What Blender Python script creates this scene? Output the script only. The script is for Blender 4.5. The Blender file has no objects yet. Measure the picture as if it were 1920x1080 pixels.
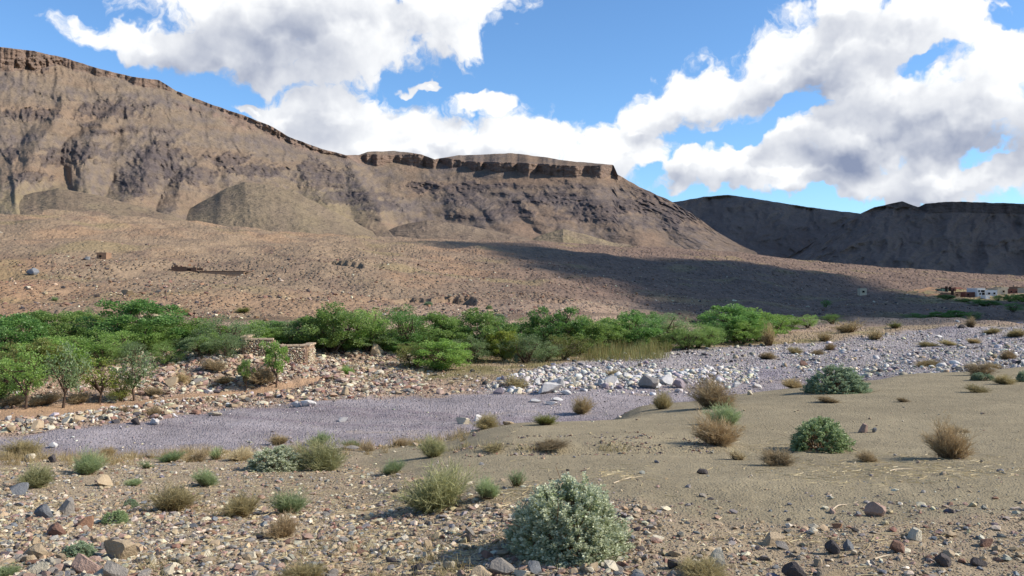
import bpy, bmesh, math, random
import numpy as np
from mathutils import Vector, Matrix

# ------------------------------------------------------------------ camera, sky, sun, exposure
sc = bpy.context.scene
F = 1663.0                 # focal length in photo pixels (1920 wide)
CAMZ = 2.1                 # eye height
HOR = 530.0                # photo row of the horizon
cam_d = bpy.data.cameras.new("camera")
cam_d.sensor_width = 36.0
cam_d.lens = 36.0 * F / 1920.0
cam_d.shift_y = -(540.0 - HOR) / 1920.0
cam_d.clip_start = 0.05
cam_d.clip_end = 40000.0
cam = bpy.data.objects.new("camera", cam_d)
sc.collection.objects.link(cam)
cam.location = (0, 0, CAMZ)
cam.rotation_euler = (math.radians(90), 0, 0)
sc.camera = cam

SUN_AZ = math.radians(95)   # clockwise from +Y (view direction)
SUN_EL = math.radians(34)
SUN = Vector((math.sin(SUN_AZ) * math.cos(SUN_EL), math.cos(SUN_AZ) * math.cos(SUN_EL), math.sin(SUN_EL)))
sun_d = bpy.data.lights.new("sun", "SUN")
sun_d.energy = 5.0
sun_d.angle = math.radians(0.5)
sun_d.color = (1.0, 0.94, 0.855)
sun = bpy.data.objects.new("sun", sun_d)
sc.collection.objects.link(sun)
sun.rotation_euler = SUN.to_track_quat('Z', 'Y').to_euler()
sun.location = (60, -10, 60)

sc.view_settings.view_transform = 'Standard'
sc.view_settings.look = 'None'
sc.view_settings.exposure = 0.38
sc.view_settings.gamma = 1.0
sc.render.engine = 'CYCLES'
sc.cycles.use_denoising = True
sc.cycles.max_bounces = 6
sc.cycles.diffuse_bounces = 3
sc.cycles.transparent_max_bounces = 8
sc.cycles.sample_clamp_indirect = 4.0


class NT:
    """small helper round a node tree"""
    def __init__(self, tree):
        self.t = tree
        self.n = tree.nodes
        self.l = tree.links
    def new(self, typ, **kw):
        nd = self.n.new(typ)
        for k, v in kw.items():
            setattr(nd, k, v)
        return nd
    def put(self, sock, v):
        if hasattr(v, "is_linked") or isinstance(v, bpy.types.NodeSocket):
            self.l.new(v, sock)
        else:
            sock.default_value = v
    def math(self, op, a, b=None, c=None, clamp=False):
        nd = self.new("ShaderNodeMath", operation=op)
        nd.use_clamp = clamp
        self.put(nd.inputs[0], a)
        if b is not None: self.put(nd.inputs[1], b)
        if c is not None: self.put(nd.inputs[2], c)
        return nd.outputs[0]
    def vmath(self, op, a, b=None):
        nd = self.new("ShaderNodeVectorMath", operation=op)
        self.put(nd.inputs[0], a)
        if b is not None:
            self.put(nd.inputs[3] if op == 'SCALE' else nd.inputs[1], b)
        return nd.outputs[1] if op in ('LENGTH', 'DOT_PRODUCT') else nd.outputs[0]
    def noise(self, vec, scale, detail=4.0, rough=0.55, lac=2.0, dim='3D', color=False):
        nd = self.new("ShaderNodeTexNoise", noise_dimensions=dim)
        if vec is not None: self.put(nd.inputs['Vector'], vec)
        nd.inputs['Scale'].default_value = scale
        nd.inputs['Detail'].default_value = detail
        nd.inputs['Roughness'].default_value = rough
        nd.inputs['Lacunarity'].default_value = lac
        return nd.outputs['Color' if color else 'Fac']
    def mapr(self, v, a, b, c=0.0, d=1.0, smooth=False):
        nd = self.new("ShaderNodeMapRange")
        if smooth: nd.interpolation_type = 'SMOOTHSTEP'
        self.put(nd.inputs[0], v)
        for i, x in enumerate((a, b, c, d)):
            self.put(nd.inputs[i + 1], x)
        return nd.outputs[0]
    def mix(self, f, a, b, blend='MIX'):
        nd = self.new("ShaderNodeMix", data_type='RGBA', blend_type=blend)
        self.put(nd.inputs[0], f)
        self.put(nd.inputs[6], a)
        self.put(nd.inputs[7], b)
        return nd.outputs[2]


def px_dir(u, v):
    x, y, z = (u - 960) / F, 1.0, (HOR - v) / F
    return math.atan2(x, y), math.atan2(z, math.hypot(x, y))

# clouds in the sky: banks given by centre, half-width, half-height, tilt (photo pixels at the horizon scale)
CLOUDS = [
    # high bank over the ridge
    (560, 30, 340, 116, 0), (300, 90, 185, 54, -8), (490, 112, 160, 52, 0), (790, 25, 230, 78, 14), (880, 0, 130, 50, 20),
    # white bank behind the mesa
    (640, 222, 175, 84, 0), (800, 262, 200, 72, 0), (985, 266, 150, 74, 0), (1140, 295, 150, 74, 0),
    (545, 225, 95, 58, 0), (740, 300, 420, 80, 0), (450, 212, 48, 13, -10), (905, 194, 62, 26, 0), (790, 160, 34, 14, 0),
    # big rising bank
    (1440, 140, 190, 88, 25), (1570, 62, 240, 96, 20), (1250, 215, 120, 60, 24), (1200, 262, 70, 26, 10), (1700, 40, 190, 70, 0), (1660, 140, 170, 80, 10), (1350, 170, 120, 78, 25),
    # low bank on the far side
    (1790, 215, 240, 128, 20), (1620, 262, 160, 68, 0), (1440, 322, 190, 54, 0), (1310, 330, 120, 42, 0),
    (1720, 325, 330, 62, 0), (1885, 120, 120, 90, 0), (1500, 345, 320, 38, 0), (2100, 250, 260, 140, 0), (-160, 160, 130, 60, 0),
]
world = bpy.data.worlds.new("World")
sc.world = world
world.use_nodes = True
world.node_tree.nodes.clear()


def density_group():
    g = bpy.data.node_groups.new("cloud_density", "ShaderNodeTree")
    g.interface.new_socket("P", in_out='INPUT', socket_type='NodeSocketVector')
    g.interface.new_socket("D", in_out='OUTPUT', socket_type='NodeSocketFloat')
    g.interface.new_socket("S", in_out='OUTPUT', socket_type='NodeSocketFloat')
    N = NT(g)
    gi = N.new("NodeGroupInput"); go = N.new("NodeGroupOutput")
    P = gi.outputs[0]
    w1 = N.vmath('SUBTRACT', N.noise(P, 9.0, 3.0, 0.5, dim='2D', color=True), (0.5, 0.5, 0.5))
    w2 = N.vmath('SUBTRACT', N.noise(P, 34.0, 3.0, 0.6, dim='2D', color=True), (0.5, 0.5, 0.5))
    Pw = N.vmath('ADD', P, N.vmath('SCALE', w1, 0.085))
    Pw = N.vmath('ADD', Pw, N.vmath('SCALE', w2, 0.028))
    fz = N.new("ShaderNodeVectorMath", operation='MULTIPLY')
    N.put(fz.inputs[0], Pw); fz.inputs[1].default_value = (1, 1, 0)
    Pw = fz.outputs[0]
    acc = None
    for (cx, cy, rx, ry, rot) in CLOUDS:
        a, e = px_dir(cx, cy)
        mp = N.new("ShaderNodeMapping", vector_type='TEXTURE')
        if acc is None:
            N.put(mp.inputs['Vector'], Pw)
        else:   # evaluated one after the other, so the shader needs little memory
            ch = N.new("ShaderNodeVectorMath", operation='MULTIPLY_ADD')
            N.put(ch.inputs[0], acc); ch.inputs[1].default_value = (1e-7, 1e-7, 0); N.put(ch.inputs[2], Pw)
            N.put(mp.inputs['Vector'], ch.outputs[0])
        mp.inputs['Location'].default_value = (a, e, 0)
        mp.inputs['Rotation'].default_value = (0, 0, math.radians(rot))
        mp.inputs['Scale'].default_value = (rx / F, ry / F, 1)
        d = N.math('SUBTRACT', 1.0, N.vmath('LENGTH', mp.outputs[0]))
        acc = d if acc is None else N.math('SMOOTH_MAX', acc, d, 0.18)
    # gaps of blue
    for (cx, cy, rx, ry, rot) in [(1725, 108, 80, 26, 10), (1415, 262, 80, 28, 12), (1535, 203, 80, 20, 8), (1905, 22, 50, 26, 0), (1600, 392, 190, 24, 0), (1830, 300, 60, 16, 0), (1210, 350, 60, 22, 0)]:
        a, e = px_dir(cx, cy)
        ch = N.new("ShaderNodeVectorMath", operation='MULTIPLY_ADD')
        N.put(ch.inputs[0], acc); ch.inputs[1].default_value = (1e-7, 1e-7, 0); N.put(ch.inputs[2], Pw)
        mp = N.new("ShaderNodeMapping", vector_type='TEXTURE')
        N.put(mp.inputs['Vector'], ch.outputs[0])
        mp.inputs['Location'].default_value = (a, e, 0)
        mp.inputs['Rotation'].default_value = (0, 0, math.radians(rot))
        mp.inputs['Scale'].default_value = (rx / F, ry / F, 1)
        d = N.math('MAXIMUM', N.math('SUBTRACT', 1.0, N.vmath('LENGTH', mp.outputs[0])), 0.0)
        acc = N.math('SUBTRACT', acc, N.math('MULTIPLY', d, 0.62))
    # elsewhere in the sky: scattered cumulus
    sep = N.new("ShaderNodeSeparateXYZ"); N.put(sep.inputs[0], P)
    out = N.math('MAXIMUM', N.mapr(N.math('ABSOLUTE', sep.outputs[0]), 0.60, 0.80), N.mapr(sep.outputs[1], 0.36, 0.5))
    gen = N.math('MULTIPLY', N.math('SUBTRACT', N.noise(P, 3.2, 3.0, 0.55, dim='2D'), 0.62), 3.0)
    gen = N.math('SUBTRACT', N.math('ADD', gen, out), 1.0)
    acc = N.math('MAXIMUM', acc, gen)
    acc = N.math('MAXIMUM', acc, -1.0)
    vo = N.new("ShaderNodeTexVoronoi", feature='F1', voronoi_dimensions='2D')
    N.put(vo.inputs['Vector'], Pw)
    vo.inputs['Scale'].default_value = 24.0
    vo.inputs['Detail'].default_value = 2.0
    vo.inputs['Roughness'].default_value = 0.5
    bil = N.math('SUBTRACT', 0.42, vo.outputs['Distance'])
    low = N.math('SUBTRACT', N.noise(P, 13.0, 2.0, 0.5, dim='2D'), 0.5)
    S = N.math('ADD', acc, N.math('MULTIPLY', low, 0.8))
    S = N.math('ADD', S, N.math('MULTIPLY', bil, 0.26))
    det = N.math('SUBTRACT', N.noise(Pw, 42.0, 6.0, 0.62, dim='2D'), 0.5)
    D = N.math('ADD', S, N.math('MULTIPLY', det, 0.62))
    N.put(go.inputs[0], D)
    N.put(go.inputs[1], S)
    return g


def build_world():
    N = NT(world.node_tree)
    g = density_group()
    sky = N.new("ShaderNodeTexSky", sky_type='NISHITA')
    sky.sun_disc = False
    sky.sun_elevation = SUN_EL
    sky.sun_rotation = SUN_AZ
    sky.altitude = 1200.0
    sky.air_density = 1.0
    sky.dust_density = 0.4
    sky.ozone_density = 2.0
    tc = N.new("ShaderNodeTexCoord")
    sep = N.new("ShaderNodeSeparateXYZ"); N.put(sep.inputs[0], tc.outputs['Generated'])
    az = N.math('ARCTAN2', sep.outputs[0], sep.outputs[1])
    el = N.math('ARCSINE', sep.outputs[2])
    cb = N.new("ShaderNodeCombineXYZ"); N.put(cb.inputs[0], az); N.put(cb.inputs[1], el)
    P = cb.outputs[0]
    def dens(p):
        nd = N.new("ShaderNodeGroup"); nd.node_tree = g
        N.put(nd.inputs[0], p)
        return nd.outputs[0], nd.outputs[1]
    def after(prev):
        ch = N.new("ShaderNodeVectorMath", operation='MULTIPLY_ADD')
        N.put(ch.inputs[0], prev); ch.inputs[1].default_value = (1e-7, 1e-7, 0); N.put(ch.inputs[2], P)
        return ch.outputs[0]
    d0, s0 = dens(P)
    d1, s1 = dens(N.vmath('ADD', after(s0), (0.016, 0.022, 0)))
    d2, s2 = dens(N.vmath('ADD', after(s1), (0.025, 0.085, 0)))
    cover = N.mapr(d0, -0.04, 0.27, smooth=True)
    lit = N.math('ADD', N.math('MULTIPLY', N.math('SUBTRACT', s0, s1), 0.55), N.math('MULTIPLY', N.math('SUBTRACT', s0, s2), 0.42))
    lit = N.math('ADD', lit, N.math('MULTIPLY', N.math('SUBTRACT', d0, s0), 0.22))
    # the deepest parts of the banks, where little light comes through
    Pn = N.vmath('ADD', P, N.vmath('SCALE', N.vmath('SUBTRACT', N.noise(P, 11.0, 4.0, 0.6, dim='2D', color=True), (0.5, 0.5, 0.5)), 0.10))
    deep = None
    for (cx, cy, rx, ry, rot) in [(430, 92, 210, 66, 0), (640, 35, 240, 56, 0), (1290, 232, 170, 40, 14), (1500, 165, 150, 46, 18), (1740, 285, 300, 56, 0), (1890, 235, 150, 80, 10), (1600, 60, 170, 40, 10), (860, 300, 150, 30, 0)]:
        a, e = px_dir(cx, cy)
        mp = N.new("ShaderNodeMapping", vector_type='TEXTURE')
        N.put(mp.inputs['Vector'], Pn)
        mp.inputs['Location'].default_value = (a, e, 0)
        mp.inputs['Rotation'].default_value = (0, 0, math.radians(rot))
        mp.inputs['Scale'].default_value = (rx / F, ry / F, 1)
        d = N.mapr(N.vmath('LENGTH', mp.outputs[0]), 1.05, 0.25, smooth=True)
        deep = d if deep is None else N.math('MAXIMUM', deep, d)
    thick = N.mapr(s0, 0.08, 0.68, 0.0, 1.0)
    L = N.math('ADD', CLOUD_L, lit)
    L = N.math('SUBTRACT', L, N.math('MULTIPLY', deep, 0.38))
    L = N.math('SUBTRACT', L, N.math('MULTIPLY', thick, 0.50), clamp=True)
    col = N.mix(L, (0.21, 0.25, 0.36, 1), (0.80, 0.81, 0.82, 1))
    skyc = N.new("ShaderNodeVectorMath", operation='MULTIPLY')
    N.put(skyc.inputs[0], sky.outputs[0]); skyc.inputs[1].default_value = (SKY_S * 0.68, SKY_S * 0.92, SKY_S * 1.12)
    mixed = N.mix(cover, skyc.outputs[0], col)
    bg = N.new("ShaderNodeBackground")
    N.put(bg.inputs[0], mixed); bg.inputs[1].default_value = 1.0
    out = N.new("ShaderNodeOutputWorld")
    N.put(out.inputs[0], bg.outputs[0])
SKY_S = 0.13
CLOUD_L = 0.97
build_world()
world.cycles.sampling_method = 'MANUAL'
world.cycles.sample_map_resolution = 512

# ------------------------------------------------------------------ numpy noise
def _h(ix, iy, s):
    n = (ix.astype(np.int64) * 374761393 + iy.astype(np.int64) * 668265263 + s * 974634777) & 0xFFFFFFFF
    n = ((n ^ (n >> 13)) * 1274126177) & 0xFFFFFFFF
    n = n ^ (n >> 16)
    return n
def vnoise(x, y, s=0):
    """gradient noise, about -1..1"""
    x = np.asarray(x, float); y = np.asarray(y, float)
    x0 = np.floor(x); y0 = np.floor(y)
    fx = x - x0; fy = y - y0
    ux = fx * fx * fx * (fx * (fx * 6 - 15) + 10); uy = fy * fy * fy * (fy * (fy * 6 - 15) + 10)
    def gr(dx, dy):
        a = _h(x0 + dx, y0 + dy, s) * (2 * math.pi / 4294967296.0)
        return np.cos(a) * (fx - dx) + np.sin(a) * (fy - dy)
    a = gr(0, 0); b = gr(1, 0); c = gr(0, 1); d = gr(1, 1)
    return ((a + (b - a) * ux) * (1 - uy) + (c + (d - c) * ux) * uy) * 1.5
def fbm(x, y, oct=5, s=0, gain=0.5, lac=2.03):
    t = 0.0; a = 1.0; n = 0.0
    for i in range(oct):
        t = t + a * vnoise(x + 17.3 * i, y - 9.1 * i, s + i); n += a
        x = x * lac; y = y * lac; a *= gain
    return t / n
def ridged(x, y, oct=4, s=0, gain=0.5):
    t = 0.0; a = 1.0; n = 0.0
    for i in range(oct):
        t = t + a * (1 - np.abs(vnoise(x + 5.7 * i, y + 3.1 * i, s + i)) * 1.6); n += a
        x = x * 2.05; y = y * 2.05; a *= gain
    return t / n
def sstep(a, b, x):
    t = np.clip((x - a) / (b - a), 0, 1)
    return t * t * (3 - 2 * t)
def blur_rows(M, sig):
    k = np.exp(-0.5 * (np.arange(-int(3 * sig), int(3 * sig) + 1) / sig) ** 2); k /= k.sum()
    r = len(k) // 2
    P = np.pad(M, ((r, r), (0, 0)), mode='edge')
    return sum(k[i] * P[i:i + M.shape[0]] for i in range(len(k)))

# ------------------------------------------------------------------ object helpers
def link(o):
    sc.collection.objects.link(o); return o
def tag(o, label=None, cat=None, group=None, kind=None):
    if label: o["label"] = label
    if cat: o["category"] = cat
    if group: o["group"] = group
    if kind: o["kind"] = kind
    return o
def make_mesh(name, V, Fs, mat=None, attrs=None, smooth=False):
    """V (n,3); Fs list of (m,k) int arrays; attrs {name: (n,) or (n,3)}"""
    me = bpy.data.meshes.new(name)
    V = np.asarray(V, np.float32)
    if not isinstance(Fs, (list, tuple)): Fs = [Fs]
    Fs = [np.asarray(f, np.int32) for f in Fs if len(f)]
    me.vertices.add(len(V)); me.vertices.foreach_set("co", V.ravel())
    nl = sum(f.size for f in Fs); npoly = sum(len(f) for f in Fs)
    me.loops.add(nl); me.polygons.add(npoly)
    me.loops.foreach_set("vertex_index", np.concatenate([f.ravel() for f in Fs]))
    tot = np.concatenate([np.full(len(f), f.shape[1], np.int32) for f in Fs])
    st = np.concatenate([[0], np.cumsum(tot)[:-1]]).astype(np.int32)
    me.polygons.foreach_set("loop_start", st)
    me.polygons.foreach_set("loop_total", tot)
    me.polygons.foreach_set("use_smooth", np.full(npoly, smooth, bool))
    me.update(calc_edges=True)
    for k, a in (attrs or {}).items():
        a = np.asarray(a, np.float32)
        if a.ndim == 1:
            at = me.attributes.new(k, 'FLOAT', 'POINT'); at.data.foreach_set("value", a)
        else:
            at = me.attributes.new(k, 'FLOAT_COLOR', 'POINT')
            at.data.foreach_set("color", np.concatenate([a, np.ones((len(a), 1), np.float32)], 1).ravel())
    if mat: me.materials.append(mat)
    return me
def mobj(name, me, parent=None):
    o = bpy.data.objects.new(name, me); link(o)
    if parent: o.parent = parent
    return o
def empty(name, loc=(0, 0, 0), rz=0.0, scale=(1, 1, 1)):
    o = bpy.data.objects.new(name, None); o.empty_display_size = 0.1
    link(o); o.location = loc; o.rotation_euler = (0, 0, rz); o.scale = scale
    return o

# ------------------------------------------------------------------ terrain
# columns of the valley floor: bearing (as photo column) -> (distance, apparent row)
def zc(*pairs): return pairs
PROFILE = {
    -700: [(3, 1720), (6, 1112), (9, 983), (14, 888), (18, 864), (24, 897), (30, 868), (34, 830), (36, 815), (40, 782), (43, 766), (46, 752), (48, 705), (60, 655), (75, 628), (90, 590), (140, 500), (220, 400), (300, 370), (380, 372)],
    0: [(3, 1720), (6, 1112), (9, 983), (14, 886), (18, 863), (24, 897), (30, 868), (32, 850), (36, 813), (38, 797), (42, 772), (44.5, 757), (48, 700), (52, 685), (60, 660), (75, 630), (90, 595), (140, 515), (220, 432), (300, 407), (380, 414)],
    180: [(3, 1720), (6, 1112), (9, 984), (14, 888), (18.5, 862), (24.5, 890), (30, 868), (33, 838), (38, 797), (41, 775), (44, 763), (46.5, 753), (50, 690), (56, 672), (63, 650), (78, 622), (92, 594), (145, 515), (225, 432), (300, 400), (380, 412)],
    400: [(3, 1720), (6, 1112), (9, 985), (14, 890), (18, 864), (20, 851), (26, 905), (31, 857), (32.7, 840), (41.4, 776), (45, 752), (47, 743), (49.5, 731), (54, 660), (60, 648), (70, 628), (82, 607), (97, 590), (150, 520), (230, 450), (330, 426), (420, 432)],
    700: [(3, 1720), (6, 1112), (9, 985), (14, 893), (18, 860), (21, 836), (27, 905), (33, 836), (34.5, 825), (47, 746), (53, 718), (58, 700), (62, 688), (66, 650), (75, 632), (86, 608), (100, 592), (160, 525), (250, 472), (350, 449), (450, 447)],
    850: [(3, 1720), (6, 1112), (9, 968), (12, 893), (15.5, 855), (17, 846), (19, 836), (21, 826), (22.5, 820), (28, 900), (36, 815), (38, 797), (50, 733), (57, 704), (64, 684), (68, 672), (80, 645), (97, 600), (108, 588), (168, 535), (258, 485), (358, 456), (458, 449)],
    895: [(3, 1720), (6, 1112), (9, 960), (10, 924), (15.4, 853), (15.6, 845), (16.8, 832), (20, 813), (22, 803), (29, 900), (37, 805), (50, 730), (58, 700), (65, 683), (70, 671), (82, 643), (98, 600), (109, 588), (169, 538), (259, 490), (359, 458), (459, 450)],
    960: [(3, 1720), (6, 1112), (9, 953), (10, 920), (15.4, 850), (15.54, 836), (16.8, 820), (20, 800), (22, 791), (29, 900), (40.6, 780), (53, 720), (60, 695), (66, 681), (72, 670), (85, 640), (100, 600), (110, 587), (170, 540), (260, 495), (360, 461), (460, 451)],
    1200: [(3, 1720), (6, 1112), (10, 905), (15.4, 849), (15.54, 833), (16.8, 815), (22, 786), (30, 762), (31.5, 759), (37, 800), (42, 770), (44, 760), (54.8, 715), (75, 665), (81, 655), (90, 641), (107, 611), (122, 594), (182, 560), (282, 512), (402, 477), (520, 462)],
    1340: [(3, 1720), (6, 1112), (10, 905), (15.4, 848), (15.6, 838), (17.5, 815), (25, 764), (32, 747), (34, 744), (39, 780), (47, 742), (53, 721), (80, 655), (90, 641), (110, 612), (124, 596), (200, 562), (300, 515), (430, 482), (540, 470), (620, 472)],
    1500: [(3, 1720), (6, 1112), (10, 905), (15, 850), (20, 797), (27, 748), (33, 728), (36, 721), (41, 752), (48, 737), (53, 720), (84, 650), (105, 626), (125, 608), (150, 596), (220, 572), (330, 532), (450, 502), (560, 488), (650, 494)],
    1700: [(3, 1720), (6, 1112), (10, 902), (15, 845), (20, 793), (27, 742), (36, 708), (40, 700), (45, 708), (55, 682), (80, 655), (105, 630), (128, 608), (160, 596), (240, 570), (335, 545), (450, 522), (580, 505), (700, 506)],
    1920: [(3, 1720), (6, 1112), (10, 900), (15, 840), (20, 790), (27, 738), (36, 702), (42, 690), (55, 668), (75, 648), (100, 628), (130, 607), (170, 592), (260, 567), (340, 556), (450, 540), (600, 523), (750, 518), (850, 522)],
    2600: [(3, 1720), (6, 1112), (10, 900), (15, 835), (20, 785), (27, 732), (36, 694), (42, 680), (55, 660), (75, 640), (100, 622), (130, 604), (170, 590), (260, 568), (340, 557), (450, 541), (600, 525), (750, 520), (850, 523)],
}
US = np.arange(-1500, 3420, 20.0)
LY = np.linspace(math.log(0.3), math.log(12000), 1100)
YS = np.exp(LY)
def _profile_tab():
    keys = sorted(PROFILE)
    rows = []
    for k in keys:
        p = PROFILE[k]
        ys = np.array([a for a, b in p], float)
        z = np.array([CAMZ - (b - HOR) / F * a for a, b in p])
        # nearest ground stays level, the far end settles slowly
        ys = np.concatenate([[0.2], ys, [ys[-1] * 1.3, 3000, 12000]])
        zl = z[-1] - 4
        z = np.concatenate([[z[0]], z, [zl, min(zl, 12), -10]])
        rows.append(np.interp(LY, np.log(ys), z))
    R = np.array(rows)
    out = np.empty((len(US), len(YS)))
    for j in range(len(YS)):
        out[:, j] = np.interp(US, keys, R[:, j])
    out = blur_rows(out, 0.8)
    out = blur_rows(out.T.copy(), 0.7).T
    return out
ZT = _profile_tab()
VT = HOR + F * (CAMZ - ZT) / YS[None, :]
VENV = np.minimum.accumulate(VT, axis=1)

def to_ud(X, Y):
    X = np.asarray(X, float); Y = np.asarray(Y, float)
    r = np.hypot(X, Y); th = np.arctan2(X, Y)
    tc = np.clip(th, math.radians(-50), math.radians(50))
    return 960 + F * np.tan(tc), np.maximum(r * np.cos(tc), 0.3)
def tab(T, u, d):
    fu = np.clip((u - US[0]) / 20.0, 0, len(US) - 1.001); iu = fu.astype(int); a = fu - iu
    fd = np.clip((np.log(d) - LY[0]) / (LY[1] - LY[0]), 0, len(LY) - 1.001); il = fd.astype(int); b = fd - il
    return (T[iu, il] * (1 - a) + T[iu + 1, il] * a) * (1 - b) + (T[iu, il + 1] * (1 - a) + T[iu + 1, il + 1] * a) * b
def bank_y(u):      # brink of the near bank
    return np.interp(u, [-700, 0, 400, 700, 840, 930, 1050, 1200, 1340, 1500, 1700, 1920, 2600],
                     [18, 18.5, 20.5, 21.5, 22.5, 22.5, 26, 32, 34.5, 37, 42, 44, 44])
# narrow eroded cuts: list of polylines (u, row), depth
CUTS = [([(740, 548), (770, 546), (806, 551)], 2.6), ([(806, 552), (850, 553), (892, 557)], 2.0),
        ([(325, 492), (350, 494)], 0.3), ([(620, 492), (680, 502)], 1.8), ([(1000, 560), (1060, 563)], 1.0), ([(1290, 592), (1340, 600)], 1.2)]
def gz0(X, Y):
    u, d = to_ud(X, Y)
    z = tab(ZT, u, d)
    v = HOR + F * (CAMZ - z) / d
    far = sstep(78, 120, d)
    bk = bank_y(u)
    near = 1 - sstep(bk - 1.0, bk + 1.5, d)
    sand = near * sstep(620, 900, u) * (1 - sstep(880, 990, v))
    z = z + fbm(X / 1.7, Y / 1.7, 4, 3) * (0.06 - 0.03 * sand) * (1 - far) * sstep(2, 6, d)
    z = z + fbm(X / 0.35, Y / 0.35, 3, 8) * (0.018 + 0.004 * (1 - sand)) * (1 - sstep(12, 25, d)) * sstep(1, 4, d)
    z = z + fbm(X / 6, Y / 6, 3, 5) * 0.22 * (1 - near) * (1 - far)
    rub = sstep(640, 660, v) * (1 - sstep(700, 760, v)) * (1 - sstep(690, 760, u)) * (1 - near) * (1 - far)
    z = z + fbm(X / 1.3, Y / 1.3, 4, 9) * 0.32 * rub
    amp = far * (1 - sstep(700, 1200, d))
    z = z + amp * (fbm(X / 38, Y / 60, 4, 21) * 2.2 + fbm(X / 9, Y / 12, 4, 31) * 0.65 + (ridged(X / 22, Y / 50, 3, 41) - 0.6) * -1.1)
    low = amp * (1 - sstep(560, 900, u)) * sstep(150, 260, d)
    z = z + low * fbm(X / 28, Y / 34, 4, 51) * 3.0
    for pts, dep in CUTS:
        pu = [a for a, b in pts]; pv = [b for a, b in pts]
        vv = np.interp(u, pu, pv)
        inside = sstep(pu[0] - 3, pu[0] + 8, u) * (1 - sstep(pu[-1] - 8, pu[-1] + 3, u)) * far
        dv = v - vv      # >0 on the near side of the cut
        z = z - inside * dep * sstep(-0.15, 0.25, dv) * (1 - sstep(1.5, 10.0, dv))
    return z
def gz(x, y):
    return float(gz0(np.array([x]), np.array([y]))[0])
def y_at(u, v, ymin=0.0):
    """distance of the first visible ground along bearing u that shows at row v"""
    fu = np.clip((u - US[0]) / 20.0, 0, len(US) - 1.001); i = int(fu); a = fu - i
    col = VT[i] * (1 - a) + VT[i + 1] * a
    k0 = int(np.searchsorted(YS, ymin)) if ymin > 0 else 0
    env = np.minimum.accumulate(col[k0:])
    idx = np.nonzero(env <= v)[0]
    if not len(idx): return float(YS[-1])
    j = idx[0] + k0
    if j == k0: return float(YS[j])
    v0, v1 = col[j - 1], col[j]
    t = 0 if v0 == v1 else (v0 - v) / (v0 - v1)
    return float(YS[j - 1] + (YS[j] - YS[j - 1]) * min(max(t, 0), 1))
def spot(u, v, ymin=0.0):
    Y = y_at(u, v, ymin); X = (u - 960) / F * Y
    return X, Y, gz(X, Y)

# ------------------------------------------------------------------ materials
def new_mat(name):
    m = bpy.data.materials.new(name); m.use_nodes = True
    m.node_tree.nodes.clear()
    N = NT(m.node_tree)
    out = N.new("ShaderNodeOutputMaterial")
    return m, N, out
def principled(N, out, color, rough=0.9, spec=0.15, normal=None):
    b = N.new("ShaderNodeBsdfPrincipled")
    N.put(b.inputs['Base Color'], color)
    N.put(b.inputs['Roughness'], rough)
    b.inputs['Specular IOR Level'].default_value = spec
    if normal is not None: N.put(b.inputs['Normal'], normal)
    N.put(out.inputs[0], b.outputs[0])
    return b
def bump(N, h, strength, dist):
    nd = N.new("ShaderNodeBump")
    nd.inputs['Strength'].default_value = strength
    nd.inputs['Distance'].default_value = dist
    N.put(nd.inputs['Height'], h)
    return nd.outputs[0]
def gray(N, f):
    cb = N.new("ShaderNodeCombineColor")
    for i in range(3): N.put(cb.inputs[i], f)
    return cb.outputs[0]
def attr(N, name, out='Color'):
    a = N.new("ShaderNodeAttribute"); a.attribute_name = name
    return a.outputs[out]

def earth_material():
    """soil, gravel and stony slopes: colour of the ground type with grains and pebbles at three sizes"""
    m, N, out = new_mat("earth")
    geo = N.new("ShaderNodeNewGeometry"); P = geo.outputs['Position']
    base = attr(N, "gcol")
    grain = attr(N, "grain", 'Fac')       # size of the grains in metres
    peb = attr(N, "pebble", 'Fac')        # how stony
    inv = N.math('DIVIDE', 1.0, grain)
    Ps = N.vmath('SCALE', P, inv)
    n1 = N.noise(Ps, 0.28, 5, 0.65)
    n2 = N.noise(Ps, 1.0, 3, 0.6)
    vo = N.new("ShaderNodeTexVoronoi", feature='F1')
    N.put(vo.inputs['Vector'], Ps); vo.inputs['Scale'].default_value = 0.9
    cellv = N.new("ShaderNodeSeparateColor"); N.put(cellv.inputs[0], vo.outputs['Color'])
    stone = N.mapr(vo.outputs['Distance'], 0.30, 0.50, 1.0, 0.0)
    shade = N.math('ADD', 0.52, N.math('MULTIPLY', n1, 0.5))
    shade = N.math('ADD', shade, N.math('MULTIPLY', n2, 0.46))
    c = N.mix(1.0, base, gray(N, shade), 'MULTIPLY')
    pick = N.mapr(cellv.outputs[0], 0.0, 1.0, 0.55, 1.5)
    sc_ = N.mix(1.0, base, gray(N, pick), 'MULTIPLY')
    sel = N.math('MULTIPLY', N.math('MULTIPLY', stone, peb), N.mapr(cellv.outputs[1], 0.35, 0.5))
    c = N.mix(sel, c, sc_)
    h = N.math('ADD', N.math('MULTIPLY', n2, 0.6), N.math('MULTIPLY', sel, 0.8))
    h = N.math('MULTIPLY', h, grain)
    principled(N, out, c, 0.95, 0.1, bump(N, h, 0.9, 1.0))
    return m
M_EARTH = earth_material()

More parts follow.
